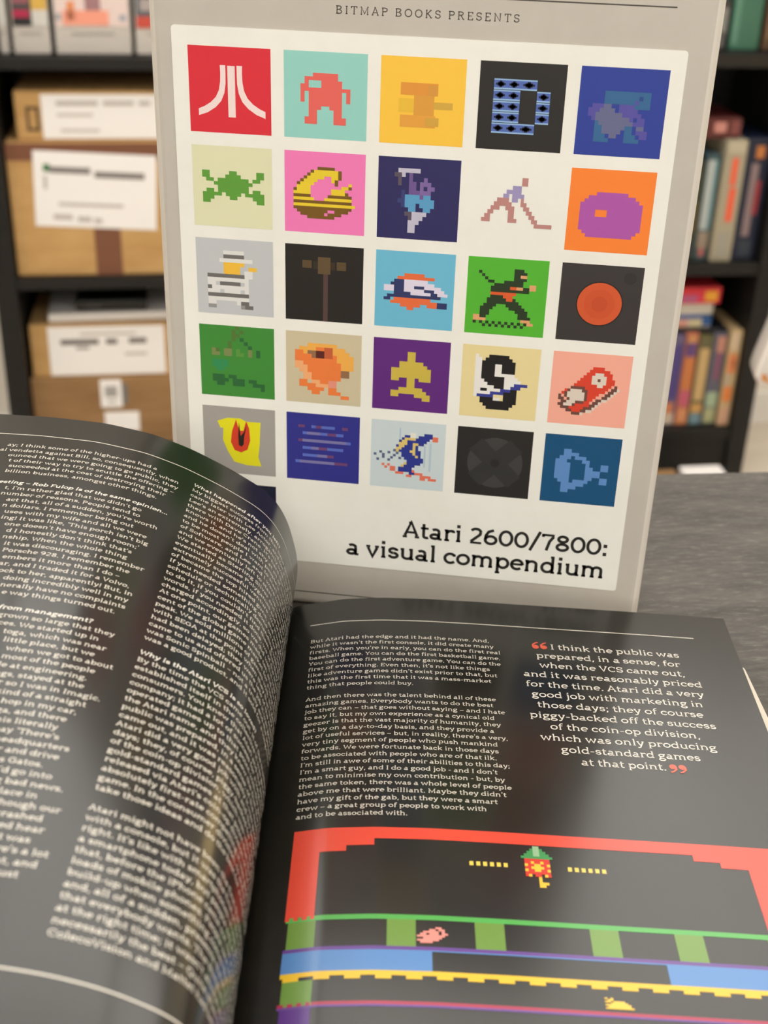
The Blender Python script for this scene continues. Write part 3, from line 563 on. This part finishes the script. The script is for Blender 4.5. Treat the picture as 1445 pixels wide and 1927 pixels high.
# game picture printed on the lower half: flat bands of colour
def band(pts, m, F=Rf, n=40):
    """polygon strip between an upper and a lower polyline, both given as (s, t) lists"""
    up, lo = pts; s0, s1 = up[0][0], up[-1][0]; us = np.linspace(s0, s1, n)
    U = [F(u, np.interp(u, [q[0] for q in up], [q[1] for q in up])) for u in us]; L = [F(u, np.interp(u, [q[0] for q in lo], [q[1] for q in lo])) for u in us]
    rb.strip(U, L, m)
def pr_rect(s0, s1, t0, t1, m, F=Rf): band(([(s0, t0), (s1, t0)], [(s0, t1), (s1, t1)]), m, F, max(2, int((s1 - s0) / .002) + 2))
RED, GRN, GRN2, PUR, BLU, YEL, CRI, VIO = gloss(232, 78, 58), gloss(86, 178, 84), gloss(112, 152, 64), gloss(104, 66, 150), gloss(88, 140, 204), gloss(242, 196, 40), gloss(176, 44, 78), gloss(92, 46, 140)
T0 = .1216
pr_rect(.0052, .0129, T0, .1556, RED)
for s0, s1, tt in ((.0129, .0203, .1310), (.0203, .0281, .1288), (.0281, .1180, .1262), (.1180, .1254, .1286), (.1254, .1330, .1307), (.1330, .1460, .1556)): pr_rect(s0, s1, T0, tt, RED)
pr_rect(.0055, .1460, .1545, .1562, GRN)
for s0, s1 in ((.0062, .0134), (.0320, .0395), (.0549, .0626), (.0850, .0926), (.1073, .1149), (.1320, .1400)): pr_rect(s0, s1, .1562, .1652, GRN2)
pr_rect(.0055, .1460, .1652, .1664, PUR)
pr_rect(.0055, .0436, .1664, .1731, BLU); pr_rect(.1035, .1460, .1664, .1731, BLU); pr_rect(.0436, .1035, .1664, .1668, BLU)
pr_rect(.0055, .1460, .1731, .1746, YEL)
k = .0062
while k < .144: pr_rect(k, k + .0040, .1746, .1757, YEL); k += .0077
pr_rect(.0062, .0138, .1757, .1834, GRN2)
pr_rect(.0055, .1460, .1825, .1835, CRI); pr_rect(.0055, .1460, .1835, .1842, PUR)
pr_rect(.0062, .0138, .1842, .1950, VIO)
def pix(s0, t0, s1, t1, rows, pal, F=Rf2):
    nr = len(rows); nc = max(map(len, rows)); dx = (s1 - s0) / nc; dy = (t1 - t0) / nr
    for j, r in enumerate(rows):
        for i, c in enumerate(r):
            if c in pal: rb.poly([F(s0 + i * dx, t0 + j * dy), F(s0 + (i + 1) * dx, t0 + j * dy), F(s0 + (i + 1) * dx, t0 + (j + 1) * dy), F(s0 + i * dx, t0 + (j + 1) * dy)], pal[c])
pix(.0690, .1266, .0778, .1424, ['....ww....', '...gwwg...', '..ggwwgg..', '.gggwwggg.', 'gggggggggg', '.rrrrrrrr.', '.rryrryrr.', '.yrryyrry.', '.rryyyyrr.', '.yrryyrry.', '.rrrrrrrr.', '.ry.rr.yr.', '.....y....', '.....y....', '.....yyy..', '.....yy...'], {'g': gloss(60, 150, 84), 'w': gloss(150, 190, 150), 'r': gloss(214, 58, 44), 'y': gloss(244, 200, 60)})
for k in range(6):
    pr_rect(.0545 + k * .00190, .0556 + k * .00190, .1338, .1354, gloss(246, 216, 96)); pr_rect(.0818 + k * .00190, .0829 + k * .00190, .1340, .1356, gloss(246, 216, 96))
pix(.0398, .1586, .0478, .1640, ['......##..', '....##.##.', '..#####.#.', '.##.###.##', '#########.', '..######..', '#######...', '.####.....'], {'#': gloss(238, 150, 140)})
pix(.0860, .1782, .0930, .1816, ['#.#.......', '.##.......', '##.####...', '..######..', '#########.', '.########.', '##########'], {'#': gloss(244, 200, 60)})
rpo = rb.build('right_page', ob); rpo['label'] = 'flat glossy black page with white text and a banded game picture'

# page blocks and cover boards below the two leaves
def block(name, m, prof, t0, t1, zb, parent):
    b = MB(); up = [(s, z) for s, z in prof]; lo = [(s, zb) for s, z in prof]
    b.strip([(s, -t0, z) for s, z in up], [(s, -t1, z) for s, z in up], m); b.strip([(s, -t1, z) for s, z in lo], [(s, -t0, z) for s, z in lo], m)
    b.strip([(s, -t0, z) for s, z in lo], [(s, -t0, z) for s, z in up], m); b.strip([(s, -t1, z) for s, z in up], [(s, -t1, z) for s, z in lo], m)
    for i in (0, -1): b.poly([(up[i][0], -t0, up[i][1]), (up[i][0], -t1, up[i][1]), (lo[i][0], -t1, lo[i][1]), (lo[i][0], -t0, lo[i][1])], m)
    return b.build(name, parent, weld=True)
rprof = [(s, float(np.interp(s, RPc[1], RPc[2])) - .0012) for s in np.linspace(-.0075, .1535, 40)]
rprof = [(s, min(z, .0168)) for s, z in rprof]
block('page_block', M_paper, rprof, .0006, PH - .0006, .0032, ob)
lprof = [(-.0105, .010), (-.0108, .018), (-.0125, .025), (-.018, .0290), (-.03, .030), (-.08, .029), (-.163, .0275)]
block('page_block', M_paper, lprof, .0006, PH - .0006, .0032, ob)
# loose white sheet corner below the right page
sh = MB(); ol = []
for i in range(7): ol.append((.1570 + .0025 * math.cos(math.radians(90 - i * 15)) - .0025, -.0245 - .0025 + .0025 * math.sin(math.radians(90 - i * 15))))
ol = [(.10, -.0245)] + ol + [(.1604, -.10), (.1640, -.2440), (.10, -.2440)]
sh.poly([(x, y, .0142) for x, y in ol], M_paper); sh.poly([(x, y, .0100) for x, y in ol][::-1], M_paper)
for i in range(len(ol)):
    a, b_ = ol[i], ol[(i + 1) % len(ol)]; sh.poly([(a[0], a[1], .0142), (a[0], a[1], .0100), (b_[0], b_[1], .0100), (b_[0], b_[1], .0142)], M_paper)
cb = MB(); cb.box(-.003, .158, -PH - .003, .003 - .004, 0.0, .003, M_board); cb.build('cover_board', ob, bevel=.0008)
cb = MB(); cb.box(-.175, -.012, -PH - .003, .003 - .004, 0.0, .003, M_board); cb.build('cover_board', ob, bevel=.0008)
cb = MB(); cb.box(-.012, -.003, -PH - .003, .003 - .004, 0.0, .0028, M_board); cb.build('spine', ob, bevel=.0005)
so = sh.build('page_fan', ob); so['label'] = 'white edge of the lower leaves with a rounded corner'

# ------------------------------------------------------------------ bookcase
bc = thing('bookcase', 'tall black bookcase with cardboard boxes and game boxes on its shelves', 'bookcase', room(0, 0, 0), PSI)
BT = 0.98
box('side_panel', M_black, -.958, -.9175, 0, .30, FLOOR, BT, bc); box('side_panel', M_black, .588, .629, 0, .30, FLOOR, BT, bc)
box('divider', M_black, -.19, -.15, .004, .30, -.985, BT - .02, bc)
SH = [-.126, -.535, -.905, .26, .62]
for z in SH[:2] + SH[3:]: box('shelf', M_black, -.917, -.19, .004, .29, z - .022, z, bc)
for z in (-.112, -.527, -.905) + tuple(SH[3:]): box('shelf', M_black, -.15, .588, .004, .29, z - .025, z, bc)
box('shelf', M_black, -.917, -.19, .004, .29, -.927, -.905, bc)
box('plinth', M_black, -.917, .588, .012, .028, FLOOR + .03, -.93, bc)
box('back_panel', M_black, -.917, .588, .29, .30, FLOOR + .03, BT, bc); box('top_panel', M_black, -.917, .588, 0, .30, BT - .02, BT, bc)

def rthing(name, label, cat, a, b, z, group=None, turn=0.0): return thing(name, label, cat, room(a, b, z + .0007), PSI + turn, group)
def front(name, m, parent, x0, x1, z0, z1, y=-0.0006, th=0.0005): return box(name, m, x0, x1, y, y + th, z0, z1, parent, bevel=0)
GREYM = mat('smoky_line', rgb(120, 116, 114), 0.6, 0.3)

# game boxes on the top left shelf: grey fronts, printed picture above
def game_box(label, a0, a1, z, h, pics):
    w = a1 - a0; t = rthing('game_box', label, 'game box', a0, .034, z, 'grey game boxes on the top left shelf')
    box('carton', ink(196, 190, 184), 0, w, 0, .13, 0, h, t, bevel=.002)
    f = MB(); ph = .048
    f.box(.003, w - .003, -.0008, -.0001, ph, h - .003, ink(*pics[0]))
    for x0, x1, z0, z1, c in pics[1]: f.box(x0 * w, x1 * w, -.0014, -.0009, z0, z1, ink(*c))
    f.build('picture', t)
    s = MB(); s.box(.22 * w, .78 * w, -.0008, -.0001, .034, .037, ink(150, 144, 138)); s.build('lettering', t)
    return t
game_box('grey game box with black picture, magenta and yellow patches, leftmost on the top shelf', -.880, -.815, -.126, .125, ((70, 74, 74), [(.06, .5, .062, .075, (176, 40, 78)), (.56, .98, .075, .100, (212, 172, 84)), (.56, .98, .048, .075, (206, 204, 200)), (.06, .5, .085, .12, (148, 90, 100)), (.06, .5, .048, .062, (38, 40, 44))]))
game_box('grey game box with salmon and white picture on the top shelf', -.806, -.672, -.126, .125, ((226, 206, 202), [(.12, .72, .050, .075, (238, 158, 136)), (.18, .28, .058, .09, (222, 140, 92)), (.42, .62, .075, .105, (160, 120, 124)), (.02, .10, .058, .07, (170, 164, 168)), (.86, .95, .058, .068, (160, 166, 178))]))
game_box('grey game box with red and black picture beside the standing book, top shelf', -.664, -.560, -.126, .125, ((92, 96, 104), [(.03, .6, .046, .066, (196, 78, 66)), (.1, .4, .075, .095, (170, 160, 158)), (.6, .95, .05, .09, (60, 60, 66))]))
game_box('plain white game box at the left end of the top shelf', -.9035, -.888, -.126, .125, ((214, 214, 212), []))

def carton(label, a0, a1, b0, z0, h, m, d=.2, group='cardboard boxes in the left bay', turn=0.0, name='cardboard_box'):
    w = a1 - a0; t = rthing(name, label, 'box', a0, b0, z0, group, turn)
    box('carton', m, 0, w, 0, d, 0, h, t, bevel=.003)
    return t
def label_on(t, x0, x1, z0, z1, lines, m=M_label, y=-.0012, tilt=0.0):
    l = front('label', m, t, x0, x1, z0, z1, y, .0011)
    c = Vector(((x0 + x1) / 2, 0, (z0 + z1) / 2)); R = Matrix.Rotation(tilt, 4, 'Y'); l.location = c - R @ c; l.rotation_euler = (0, tilt, 0)
    b = MB()
    for lx0, lx1, lz, th, c in lines: b.box(lx0, lx1, y - .0005, y - .0001, lz, lz + th, ink(*c))
    if lines: b.build('lettering', l)
    return l
G1, G2 = (132, 127, 127), (190, 184, 181)
# big box, lower of the middle pair
t = carton('large cardboard box with brown tape strip and white label, middle left shelf', -.914, -.600, .02, -.535, .2555, M_card, .24)
label_on(t, .046, .272, .094, .236, [(.075, .150, .196, .012, G1), (.158, .250, .190, .012, G1), (.064, .076, .198, .014, (60, 120, 70)), (.064, .070, .165, .025, G2), (.09, .21, .135, .006, G2), (.080, .115, .108, .010, G2), (.125, .15, .105, .010, G2), (.155, .170, .103, .010, G2)], tilt=.05)
front('tape', M_tape, t, .150, .200, 0, .254); front('tape', M_tape, t, .0, .314, .222, .2545, -.0005, .0004)
t = carton('small cardboard box with printed black square and white label, atop the large taped box', -.890, -.600, .03, -.279, .09, M_card, .2)
label_on(t, .048, .262, .004, .084, [(.075, .150, .064, .008, G2), (.160, .215, .064, .008, G2), (.225, .245, .064, .008, G2), (.075, .14, .044, .006, (206, 200, 198)), (.08, .15, .016, .006, (206, 200, 198))])
f = MB()
for x0, x1, z0, z1 in ((.020, .043, .057, .062), (.020, .043, .018, .023), (.020, .025, .018, .062), (.038, .043, .018, .062)): f.box(x0, x1, -.0006, -.0001, z0, z1, ink(70, 54, 40))
f.build('printed_square', t)
# lower shelf
t = carton('flat brown cardboard box on the lower left shelf, two small white labels', -.915, -.600, .03, -.905, .15, M_card2, .22)
label_on(t, .137, .180, .085, .146, [(.146, .171, .108, .024, (166, 164, 162)), (.150, .168, .095, .006, (188, 186, 184))]); front('barcode_strip', GREYM, t, .180, .192, .092, .136)
label_on(t, .142, .212, .03, .074, [])
t = carton('shallow cardboard box with wide white lettered label, under the papers', -.909, -.600, .04, -.755, .112, M_card, .2)
label_on(t, .036, .266, .004, .108, [(.060, .135, .070, .011, (110, 104, 102)), (.150, .172, .070, .011, (110, 104, 102)), (.195, .230, .071, .011, (110, 104, 102)), (.09, .115, .060, .006, (150, 144, 142)), (.185, .230, .045, .006, (196, 188, 184)), (.10, .21, .090, .004, (186, 178, 170))])
tag(box('paper_stack', M_label, 0, .265, 0, .17, 0, .018, bevel=.003), 'stack of white papers on the shallow cardboard box, lower left shelf', 'papers').location = room(-.870, .05, -.6415); bpy.data.objects['paper_stack'].rotation_euler = (0, 0, PSI + .03)
t = rthing('charger', 'black power adapter lying on the white papers, lower left shelf', 'adapter', -.815, .06, -.6225)
b = MB(); b.box(0, .14, 0, .08, 0, .022, ink(30, 30, 30)); b.build('body', t, bevel=.004)
b = MB(); b.box(.02, .05, -.001, 0.0005, .008, .014, ink(70, 70, 70)); b.build('socket', t)

# upright boxes/books
def book(name, label, a0, a1, b, z, h, col, patches, cat='book', group=None, d=.14, turn=0.0, top=None):
    w = a1 - a0; t = rthing(name, label, cat, a0, b, z, group, turn)
    box('case', ink(*col), 0, w, 0, d, 0, h, t, bevel=.0015)
    f = MB()
    for x0, x1, z0, z1, c in patches: f.box(x0 * w, x1 * w, -.0007, -.0001, z0 * h, z1 * h, ink(*c))
    if patches: f.build('spine_print', t)
    return t
GB = 'game cases standing on the middle right shelf'; NM = 'game_case'
Z2 = -.527
book(NM, 'dark green game case half hidden by the standing book, middle right shelf', .428, .450, .03, Z2, .205, (56, 60, 48), [(.2, .8, .3, .6, (92, 78, 46)), (.2, .8, .05, .2, (48, 56, 66))], 'game case', GB)
book(NM, 'pale blue and white game case, middle right shelf', .452, .480, .03, Z2, .218, (58, 80, 88), [(.1, .62, .30, .95, (168, 176, 176)), (.1, .9, .12, .28, (140, 126, 112)), (.3, .7, .04, .12, (170, 96, 90)), (.62, .85, .3, .95, (100, 140, 150))], 'game case', GB)
book(NM, 'tall beige game case with orange-red lettering, middle right shelf', .484, .5285, .02, Z2, .248, (158, 150, 130), [(.42, .74, .34, .62, (222, 92, 62)), (.38, .66, .64, .86, (222, 92, 62)), (.1, .9, .9, .99, (176, 168, 148)), (.2, .8, .03, .25, (150, 146, 136))], 'game case', GB)
book(NM, 'navy blue game case with pink spine band and orange dot, rightmost on the middle shelf', .532, .583, .03, Z2, .25, (28, 36, 58), [(.30, .62, .20, .80, (136, 118, 122)), (.58, .80, .38, .66, (150, 52, 62)), (.4, .75, .84, .94, (190, 120, 66)), (.3, .8, .03, .16, (52, 60, 74))], 'game case', GB)
t = rthing('game_case', 'dark red game case lying flat atop the upright cases, middle right shelf', 'game case', .438, .035, -.2785)
box('case', ink(84, 36, 36), 0, .076, 0, .14, .0, .04, t, bevel=.002); f = MB(); f.box(.02, .045, -.0007, -.0001, .012, .032, ink(190, 130, 122)); f.box(.055, .075, -.0007, -.0001, .008, .034, ink(120, 66, 66)); f.build('spine_print', t)
# teal box on the top right shelf and small things beside it
t = book('storage_box', 'teal green box on the top right shelf', .468, .528, .05, -.112, .2, (52, 104, 86), [(.05, .25, .05, .98, (84, 132, 116))], 'box')
t = book('game_case', 'black and grey game case leaning beside the teal box, top right shelf', .425, .462, .05, -.112, .09, (52, 52, 54), [(.4, .9, .35, .85, (120, 122, 122)), (.3, .8, .04, .3, (92, 92, 98))], 'game case')
t = book('game_case', 'brown game case at the right end of the top right shelf', .536, .580, .05, -.112, .2, (88, 66, 50), [(.1, .4, .1, .9, (120, 96, 70)), (.5, .9, .02, .1, (120, 130, 140))], 'game case')
# lower right shelf
GC = 'game cases standing on the lower right shelf'; Z3 = -.905
book(NM, 'purple and white game case nearest the standing book, lower right shelf', .430, .462, .03, Z3, .212, (98, 88, 120), [(.3, .9, .30, .9, (74, 62, 124)), (.1, .9, .02, .14, (196, 178, 160)), (.1, .8, .14, .26, (196, 120, 80))], 'game case', GC)
book(NM, 'orange and pink game case with violet top, lower right shelf', .464, .492, .03, Z3, .216, (178, 104, 84), [(.1, .9, .75, .9, (92, 66, 118)), (.2, .8, .90, .98, (190, 138, 88)), (.1, .9, .4, .75, (190, 116, 66)), (.1, .9, .22, .38, (188, 90, 112)), (.1, .9, .02, .18, (206, 140, 96))], 'game case', GC)
book(NM, 'beige yellow game case with dark bands, lower right shelf', .494, .525, .03, Z3, .210, (96, 92, 62), [(.15, .85, .28, .86, (190, 160, 112)), (.1, .9, .14, .24, (196, 150, 88)), (.1, .9, .01, .13, (110, 140, 152))], 'game case', GC)
book(NM, 'blue-grey game case with pink top and green foot, lower right shelf', .527, .557, .03, Z3, .214, (92, 92, 108), [(.3, .9, .80, .97, (186, 132, 116)), (.4, .7, .5, .8, (140, 76, 104)), (.1, .9, .02, .18, (170, 172, 130)), (.1, .9, .2, .36, (160, 180, 150))], 'game case', GC)
book(NM, 'cream game case with orange panels, rightmost on the lower shelf', .560, .5865, .02, Z3, .224, (196, 170, 128), [(.1, .7, .80, .98, (206, 186, 160)), (.1, .8, .56, .76, (216, 132, 86)), (.45, .75, .62, .70, (200, 90, 66)), (.1, .8, .26, .42, (222, 128, 66)), (.1, .8, .02, .2, (204, 160, 136)), (.1, .4, .42, .56, (178, 166, 150))], 'game case', GC)
t = rthing('game_case', 'black game case lying flat on top of the upright cases, lower right shelf', 'game case', .430, .04, -.689)
box('case', ink(26, 27, 34), 0, .13, 0, .14, 0.0, .006, t, bevel=.002)
f = MB(); f.box(.02, .11, -.0006, -.0001, .002, .004, ink(60, 62, 72)); f.build('spine_print', t)
t = rthing('game_case', 'white and blue game case lying under the red one, lower right shelf', 'game case', .430, .05, -.683)
box('case', ink(196, 190, 180), 0, .092, 0, .14, 0, .055, t, bevel=.002); f = MB()
for x0, x1, z0, z1, c in ((.0, .09, .020, .030, (66, 92, 150)), (.07, .091, .004, .03, (52, 92, 150)), (.005, .04, .002, .018, (206, 150, 136)), (.045, .07, .002, .018, (200, 190, 150))): f.box(x0, x1, -.0007, -.0001, z0, z1, ink(*c))
f.build('spine_print', t)
t = rthing('game_case', 'bright red and yellow game case topping the small pile, lower right shelf', 'game case', .425, .045, -.628)
box('case', ink(214, 52, 66), 0, .108, 0, .14, 0, .036, t, bevel=.002); f = MB()
for x0, x1, z0, z1, c in ((.01, .06, .004, .020, (184, 96, 140)), (.072, .1, .006, .028, (238, 170, 60)), (.055, .07, .004, .018, (226, 60, 90))): f.box(x0, x1, -.0007, -.0001, z0, z1, ink(*c))
f.build('spine_print', t)
# floor before the bookcase
t = thing('carton', 'white carton on the floor before the bookcase, just above the table edge', 'box', room(.436, -.16, FLOOR), PSI)
box('body', M_label, 0, .09, 0, .06, 0, .098, t, bevel=.003); f = MB(); f.box(0, .09, -.0005, .0605, .0978, .0986, M_label); f.build('lid', t, bevel=.0002)
t = thing('cardboard_box', 'brown cardboard box on the floor, left of the white carton', 'box', room(.20, -.16, FLOOR), PSI)
box('carton', M_card2, 0, .225, 0, .06, 0, .094, t, bevel=.003); front('tape', M_tape, t, .10, .13, 0, .094)

# printed pouch on a stool at the right edge of the picture
st_ = thing('stool', 'black stool right of the table with the printed pouch on its seat', 'stool', (.52, .66, FLOOR), .2)
SEAT = .87
b = MB(); n = 32; r = .17
b.poly([(r * math.cos(2 * math.pi * i / n), r * math.sin(2 * math.pi * i / n), SEAT) for i in range(n)], M_black); b.poly([(r * math.cos(-2 * math.pi * i / n), r * math.sin(-2 * math.pi * i / n), SEAT - .03) for i in range(n)], M_black)
for i in range(n):
    a0, a1 = 2 * math.pi * i / n, 2 * math.pi * (i + 1) / n
    b.poly([(r * math.cos(a0), r * math.sin(a0), SEAT - .03), (r * math.cos(a1), r * math.sin(a1), SEAT - .03), (r * math.cos(a1), r * math.sin(a1), SEAT), (r * math.cos(a0), r * math.sin(a0), SEAT)], M_black)
b.build('seat', st_)
for sx in (-1, 1):
    for sy in (-1, 1): box('leg', M_black, sx * .1 - .015, sx * .1 + .015, sy * .1 - .015, sy * .1 + .015, 0, SEAT - .03, st_)
# the pouch itself: a padded flat bag, its rounded lower left corner reaching past the seat
pt = thing('pouch', 'white printed pouch with orange trim on the black stool, at the right edge', 'pouch', (.306, .66, FLOOR + SEAT), 0)
OUT = [(.0115, .0262), (.0040, .0220), (.0008, .0290), (.0028, .0400), (.0085, .0660), (.0180, .1100), (.0300, .1500), (.0420, .1620), (.0600, .1660), (.2000, .1660), (.2200, .1560), (.2260, .1300), (.2260, .0300), (.2180, .0060), (.2000, .0), (.0700, .0), (.0560, .0030), (.0300, .0155)]
def pouch_ring(k, y):
    cx, cz = .12, .083
    return [(cx + (x - cx) * k, y, cz + (z - cz) * k) for x, z in OUT]
rings = [pouch_ring(.972, -.022), pouch_ring(.99, -.018), pouch_ring(1.0, -.008), pouch_ring(1.0, .008), pouch_ring(.99, .018), pouch_ring(.972, .022)]
M_clear = ink(214, 206, 200, .2, .5)
M_pouch = noise_mat('pouch_print', rgb(244, 238, 234), rgb(196, 128, 132), (46, 46, 30), .35, .5, 4, .56, .70)
b = MB(); n = len(OUT)
for q in range(5):
    for i in range(n):
        j = (i + 1) % n; b.poly([rings[q][i], rings[q][j], rings[q + 1][j], rings[q + 1][i]], M_clear if q in (1, 2, 3) else M_pouch, True)
b.poly(rings[0][::-1], M_pouch); b.poly(rings[5], M_pouch); b.build('bag', pt, weld=True)
b = MB(); tr = [(.0078, .0270), (.0066, .0325), (.0100, .0330), (.0135, .0265), (.0190, .0262), (.0300, .0255), (.0600, .0150), (.2000, .0140), (.2000, .0060), (.0720, .0060), (.0580, .0078), (.0320, .0185)]
b.poly([(x, -.0226, z) for x, z in tr], ink(232, 158, 88, .35, .5)); b.poly([(x, -.0221, z) for x, z in tr][::-1], ink(232, 158, 88, .35, .5)); b.build('trim', pt)

# unseen pendant lamp added behind the camera, so the standing cover darkens downward
pl = thing('added_pendant_lamp', 'added white pendant lamp hanging over the near side of the table', 'lamp', (-.15, -1.0, CEIL))
M_bulb = mat('added_lamp_globe', (.9, .9, .88, 1), .5, .2, (1.0, .965, .92, 1), PENDANT_EMIT)
b = MB(); n = 28
prof = [(.02, -.42), (.06, -.43), (.16, -.52), (.20, -.60)]
for q in range(3):
    for i in range(n):
        a0, a1 = 2 * math.pi * i / n, 2 * math.pi * (i + 1) / n; (r0, z0), (r1, z1) = prof[q], prof[q + 1]
        b.poly([(r0 * math.cos(a0), r0 * math.sin(a0), z0), (r1 * math.cos(a0), r1 * math.sin(a0), z1), (r1 * math.cos(a1), r1 * math.sin(a1), z1), (r0 * math.cos(a1), r0 * math.sin(a1), z0)], M_metal, True)
b.build('lamp_shade', pl, weld=True)
b = MB()
for j in range(10):
    for i in range(n):
        f = lambda u, v: (.15 * math.sin(v) * math.cos(u), .15 * math.sin(v) * math.sin(u), -.62 + .13 * math.cos(v))
        u0, u1, v0, v1 = 2 * math.pi * i / n, 2 * math.pi * (i + 1) / n, math.pi * j / 10, math.pi * (j + 1) / 10
        b.poly([f(u0, v0), f(u0, v1), f(u1, v1), f(u1, v0)], M_bulb, True)
b.build('globe', pl, weld=True)
box('cord', M_black, -.003, .003, -.003, .003, -.42, -.002, pl, bevel=0)
# unseen floor lamp, added to put a golden highlight on the raised page
fl = thing('added_floor_lamp', 'added warm floor lamp with a tall golden shade, right of the table', 'lamp', room(.92, -.92, FLOOR))
M_glow = mat('added_golden_shade', rgb(236, 200, 130), .6, .2, (1.0, .74, .36, 1), 4.0)
def tube(name, m, r, z0, z1, parent, n=28):
    b = MB(); c = [(math.cos(2 * math.pi * i / n), math.sin(2 * math.pi * i / n)) for i in range(n)]
    b.poly([(r * x, r * y, z1) for x, y in c], m); b.poly([(r * x, r * y, z0) for x, y in c][::-1], m)
    for i in range(n):
        p, q = c[i], c[(i + 1) % n]; b.poly([(r * p[0], r * p[1], z0), (r * q[0], r * q[1], z0), (r * q[0], r * q[1], z1), (r * p[0], r * p[1], z1)], m, True)
    return b.build(name, parent, weld=True)
tube('base', M_black, .17, 0, .02, fl); tube('pole', M_black, .015, .02, .72, fl); tube('shade', M_glow, .11, .72, 1.34, fl)
